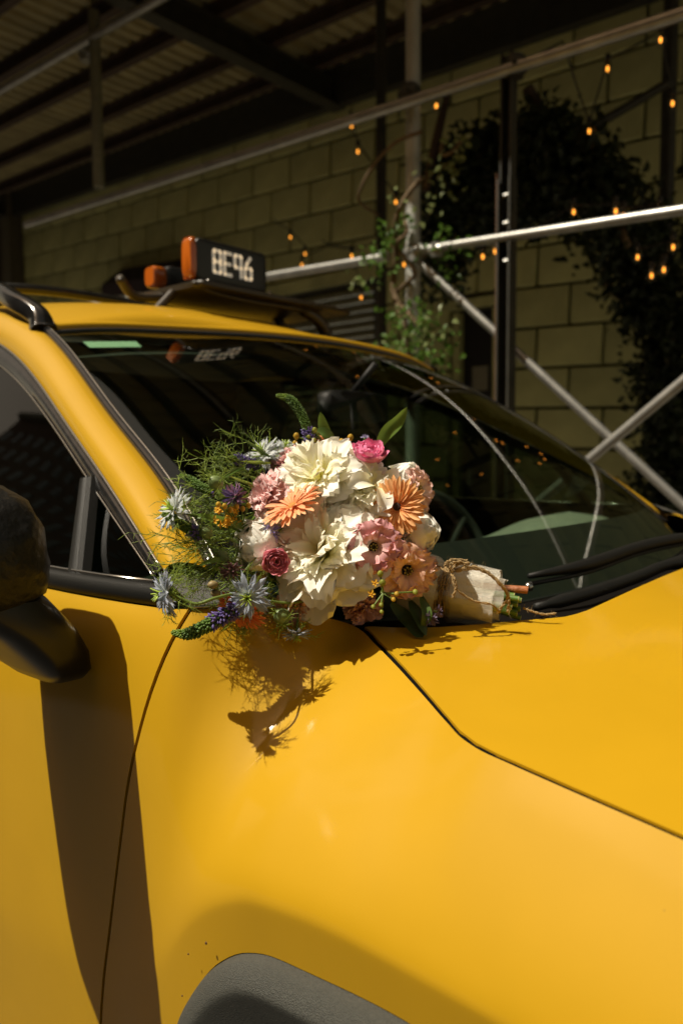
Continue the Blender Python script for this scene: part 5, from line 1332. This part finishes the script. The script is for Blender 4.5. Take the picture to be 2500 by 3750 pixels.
# leaves
def leaf(pts, wpx, dep, m_, nv=1.0, label=None, facing=None, nm='leaf'):
    P_ = [Vector(p) for p in catmull([at(*q) for q in pts], 12)]; W_ = pxr(wpx, dep); rows = []
    fc = facing or cdir(.3, .2, 1)
    for i, p in enumerate(P_):
        u = i / 11; t_ = (P_[min(i + 1, 11)] - P_[max(i - 1, 0)]).normalized(); s_ = t_.cross(fc).normalized(); n_ = s_.cross(t_)
        w_ = W_ * (math.sin(PI * min(1, u * .9 + .07)) ** .8) * (1 if i < 11 else .02)
        rows.append([p + s_ * w_ * v + n_ * abs(v) * w_ * .35 * nv + n_ * .08 * w_ * math.sin(9 * u + 3 * v) for v in (-1, -.5, 0, .5, 1)])
    o = MB().grid(rows).build(nm, m_, bq)
    if label: o['label'] = label
LEAF_L = leafmat('leaf_light', (.16, .26, .04), .4); LEAF_D = leafmat('leaf_deep', (.05, .09, .025), .3); BLADE = leafmat('blade_yellow', (.30, .30, .06), .3)
leaf([(1375, 1655, .94), (1410, 1590, .935), (1455, 1545, .93), (1490, 1490, .925)], 26, .935, LEAF_L, label='bright leaf sticking up at the right')
leaf([(1215, 1625, .95), (1185, 1575, .95), (1172, 1508, .945)], 22, .95, LEAF_L)
leaf([(1230, 1650, .95), (1195, 1590, .945), (1150, 1575, .945)], 20, .95, LEAF_G)
leaf([(1020, 1870, .88), (960, 1820, .885), (905, 1765, .89)], 10, .885, BLADE); leaf([(985, 1965, .868), (880, 1925, .87), (760, 1895, .875), (700, 1890, .88)], 14, .87, LEAF_L)
leaf([(1430, 2210, .88), (1480, 2260, .885), (1530, 2320, .885), (1548, 2335, .884)], 30, .88, LEAF_D); leaf([(1500, 2200, .89), (1530, 2260, .89), (1560, 2330, .888)], 24, .89, LEAF_D)
leaf([(1540, 2180, .90), (1560, 2250, .895), (1545, 2300, .89)], 20, .9, LEAF_G); leaf([(860, 2060, .868), (790, 2050, .865), (725, 2072, .86)], 9, .868, LEAF_L)
for k in range(26):
    px, py = gr.uniform(880, 1010), gr.uniform(1660, 2240); a_ = gr.uniform(-1, .7)
    leaf([(px, py, .905), (px - 50, py - 60 * a_, .898), (px - 110, py - 110 * a_ + gr.uniform(-20, 20), .895)], gr.uniform(4, 9), .9, [LEAF_G, LEAF_L, THREAD][k % 3])
for (a_, b_, c_) in [((1000, 2000, .875), (890, 1990, .87), (850, 2080, .87)), ((980, 1990, .875), (900, 1995, .872), (830, 1970, .87))]:
    MB().tube(catmull([at(*a_), at(*b_), at(*c_)], 14), .0018, 6).build('stem', STEM, bq)

# ---- handle: stems, tulle wrap, twine
ax0, ax1 = Vector(at(1470, 2125, .955)), Vector(at(1905, 2212, .985))
adir = (ax1 - ax0).normalized(); as1 = adir.cross(Vector((0, 0, 1))).normalized(); as2 = as1.cross(adir)
STEM_CUT = mat('cut_stem', (.42, .40, .16), .7); STEM_DK = leafmat('stem_dark', (.10, .19, .04), .1, .35); STEM_RED = mat('stem_brown', (.30, .10, .03), .6, var=.3, vscale=120, bump=.3, bscale=300)
gr.seed(12)
for k in range(15):
    a_ = 2 * PI * k / 15 * 2.4; rr = .019 * math.sqrt((k + .5) / 15); o_ = as1 * math.cos(a_) * rr + as2 * math.sin(a_) * rr
    red = (o_.dot(Vector((0, 0, 1))) > .006 and k % 2 == 0)
    e_ = ax1 + o_ * 1.05 + adir * gr.uniform(-.012, .006); b_ = ax0 + o_ * 1.6; m_ = ax0 * .4 + ax1 * .6 + o_ * .72; r_ = gr.uniform(.0034, .0050)
    o = MB().tube(catmull([b_, m_, e_], 10), r_, 9, caps=False).build('stem', STEM_RED if red else STEM_DK, bq)
    MB().tube([e_ - adir * .0005, e_ + adir * .0004], r_ * .96, 9).build('cut_end', STEM_RED if red else STEM_CUT, o, smooth=False)
def tulle_mat():
    m_, t, b, out = nodes('tulle')
    uv = t.nodes.new('ShaderNodeUVMap'); mp = t.nodes.new('ShaderNodeMapping'); mp.inputs['Scale'].default_value = (170, 105, 1); t.links.new(uv.outputs['UV'], mp.inputs['Vector'])
    vo = t.nodes.new('ShaderNodeTexVoronoi'); vo.feature = 'DISTANCE_TO_EDGE'; vo.inputs['Scale'].default_value = 1.0; vo.inputs['Randomness'].default_value = .25; t.links.new(mp.outputs[0], vo.inputs['Vector'])
    lt = t.nodes.new('ShaderNodeMath'); lt.operation = 'LESS_THAN'; lt.inputs[1].default_value = .12; t.links.new(vo.outputs['Distance'], lt.inputs[0])
    pset(b, Base_Color=(.74, .70, .60, 1), Roughness=.6)
    tr = t.nodes.new('ShaderNodeBsdfTransparent'); mx = t.nodes.new('ShaderNodeMixShader')
    t.links.new(lt.outputs[0], mx.inputs['Fac']); t.links.new(tr.outputs[0], mx.inputs[1]); t.links.new(b.outputs[0], mx.inputs[2]); t.links.new(mx.outputs[0], out.inputs['Surface'])
    return m_
TULLE = tulle_mat(); SATIN = mat('wrap_ribbon', (.46, .455, .42), .6, var=.08, vscale=30, bump=.15, bscale=200)
def sleeve(nm, u0, u1, r0, r1, m_, amp, nseg=26, n=48, seed=0, flare=0.0):
    rs_ = random.Random(seed); ph = [rs_.uniform(0, 6.28) for _ in range(4)]; vs_, uvs = [], []
    for i in range(nseg + 1):
        u = i / nseg; c_ = ax0.lerp(ax1, u0 + (u1 - u0) * u)
        for k in range(n + 1):
            a_ = 2 * PI * k / n
            r_ = (r0 + (r1 - r0) * u) * (1 + amp * (math.sin(5 * a_ + ph[0] + 2.0 * u) + .6 * math.sin(9 * a_ + ph[1] - 3 * u) + .4 * math.sin(3 * a_ + 8 * u + ph[2])) * (.5 + .5 * u)) + flare * u ** 4
            r_ *= 1 - .22 * math.exp(-((u0 + (u1 - u0) * u - .37) / .05) ** 2)      # cinched by the twine
            vs_.append(c_ + (as1 * math.cos(a_) + as2 * math.sin(a_)) * r_ + adir * amp * .02 * math.sin(4 * a_ + ph[3]) * u); uvs.append((k / n, u))
    fs_ = [(i * (n + 1) + k, i * (n + 1) + k + 1, (i + 1) * (n + 1) + k + 1, (i + 1) * (n + 1) + k) for i in range(nseg) for k in range(n)]
    me = bpy.data.meshes.new(nm); me.from_pydata([tuple(v) for v in vs_], [], fs_); lay = me.uv_layers.new(name='UVMap')
    for lp in me.loops: lay.data[lp.index].uv = uvs[lp.vertex_index]
    me.polygons.foreach_set('use_smooth', [True] * len(fs_)); me.materials.append(m_)
    return link(nm, me, None, bq)
sleeve('ribbon_wrap', .02, .56, .038, .031, SATIN, .05, seed=1)
sleeve('tulle_layer', .05, .86, .041, .027, TULLE, .08, seed=2); sleeve('tulle_layer', .03, .80, .043, .031, TULLE, .11, seed=3, flare=.006); sleeve('tulle_layer', .1, .70, .040, .031, TULLE, .04, seed=4)
TWINE = mat('jute_twine', (.34, .23, .10), .85, var=.3, vscale=220, bump=.5, bscale=500)
def twine(pts, r=.0016, nm='twine', par=None, fuzz=14, seed=0):
    P_ = [Vector(p) for p in catmull(pts, max(14, 5 * len(pts)))]; b_ = MB(); gr.seed(seed)
    n = len(P_)
    for s_ in (0, PI):
        Q_ = []
        for i, p in enumerate(P_):
            t_ = (P_[min(i + 1, n - 1)] - P_[max(i - 1, 0)]).normalized(); e_ = t_.orthogonal().normalized(); e_ = Matrix.Rotation(i * 1.1 + s_, 3, t_) @ e_
            Q_.append(p + e_ * r * .55)
        b_.tube(Q_, r * .72, 5)
    for k in range(fuzz):
        p = gr.choice(P_); d_ = rv(1).normalized(); b_.tube([p, p + d_ * r * 2.5 + rv(r), p + d_ * r * 5 + rv(r * 2)], [r * .12, r * .1, r * .05], 3, caps=False)
    return b_.build(nm, TWINE, par or bq)
def around(u, r, a0, a1, n=16, du=0.0):
    return [ax0.lerp(ax1, u + du * i / n) + (as1 * math.cos(a0 + (a1 - a0) * i / n) + as2 * math.sin(a0 + (a1 - a0) * i / n)) * r for i in range(n + 1)]
for k in range(6): twine(around(.31 + .025 * k, .0325, 0, 2 * PI, 18, .02 * (k % 3 - 1)), .0015, fuzz=5, seed=k)
D_ = .922
twine([at(1648, 2098, D_), at(1628, 2070, D_), at(1655, 2050, D_), at(1712, 2054, D_ + .004)], seed=20); twine([at(1652, 2100, D_), at(1650, 2066, D_ - .005), at(1690, 2058, D_), at(1700, 2075, D_), at(1660, 2092, D_)], seed=21)
twine([at(1655, 2098, D_), at(1668, 2070, D_), at(1715, 2062, D_), at(1705, 2072, D_)], seed=26)
twine([at(1668, 2088, D_), at(1730, 2076, D_), at(1783, 2095, D_), at(1825, 2134, D_), at(1856, 2172, D_ + .004), at(1862, 2205, D_ + .006), at(1858, 2241, D_ + .01)], .0019, seed=22, fuzz=40)
twine([at(1668, 2092, D_), at(1735, 2082, D_), at(1790, 2102, D_), at(1835, 2140, D_), at(1858, 2185, D_ + .006), at(1835, 2225, D_ + .01), at(1822, 2244, D_ + .015)], .0017, seed=23, fuzz=30)
twine([at(1655, 2110, D_), at(1668, 2153, D_ - .006), at(1730, 2199, D_ - .003), at(1798, 2214, D_), at(1830, 2243, D_ + .008)], .0013, seed=24)
twine([at(1640, 2095, D_), at(1605, 2075, D_), at(1575, 2055, D_ + .004), at(1545, 2048, D_ + .01)], .0015, seed=25)
twine([at(1650, 2100, D_), at(1662, 2120, D_ - .006), at(1670, 2150, D_ - .006), at(1655, 2190, D_ - .004)], .0016, seed=27)
twine([at(1915, 2226, .975), at(1945, 2238, .972), at(1990, 2250, .97), at(2035, 2247, .97)], .0013, seed=28)
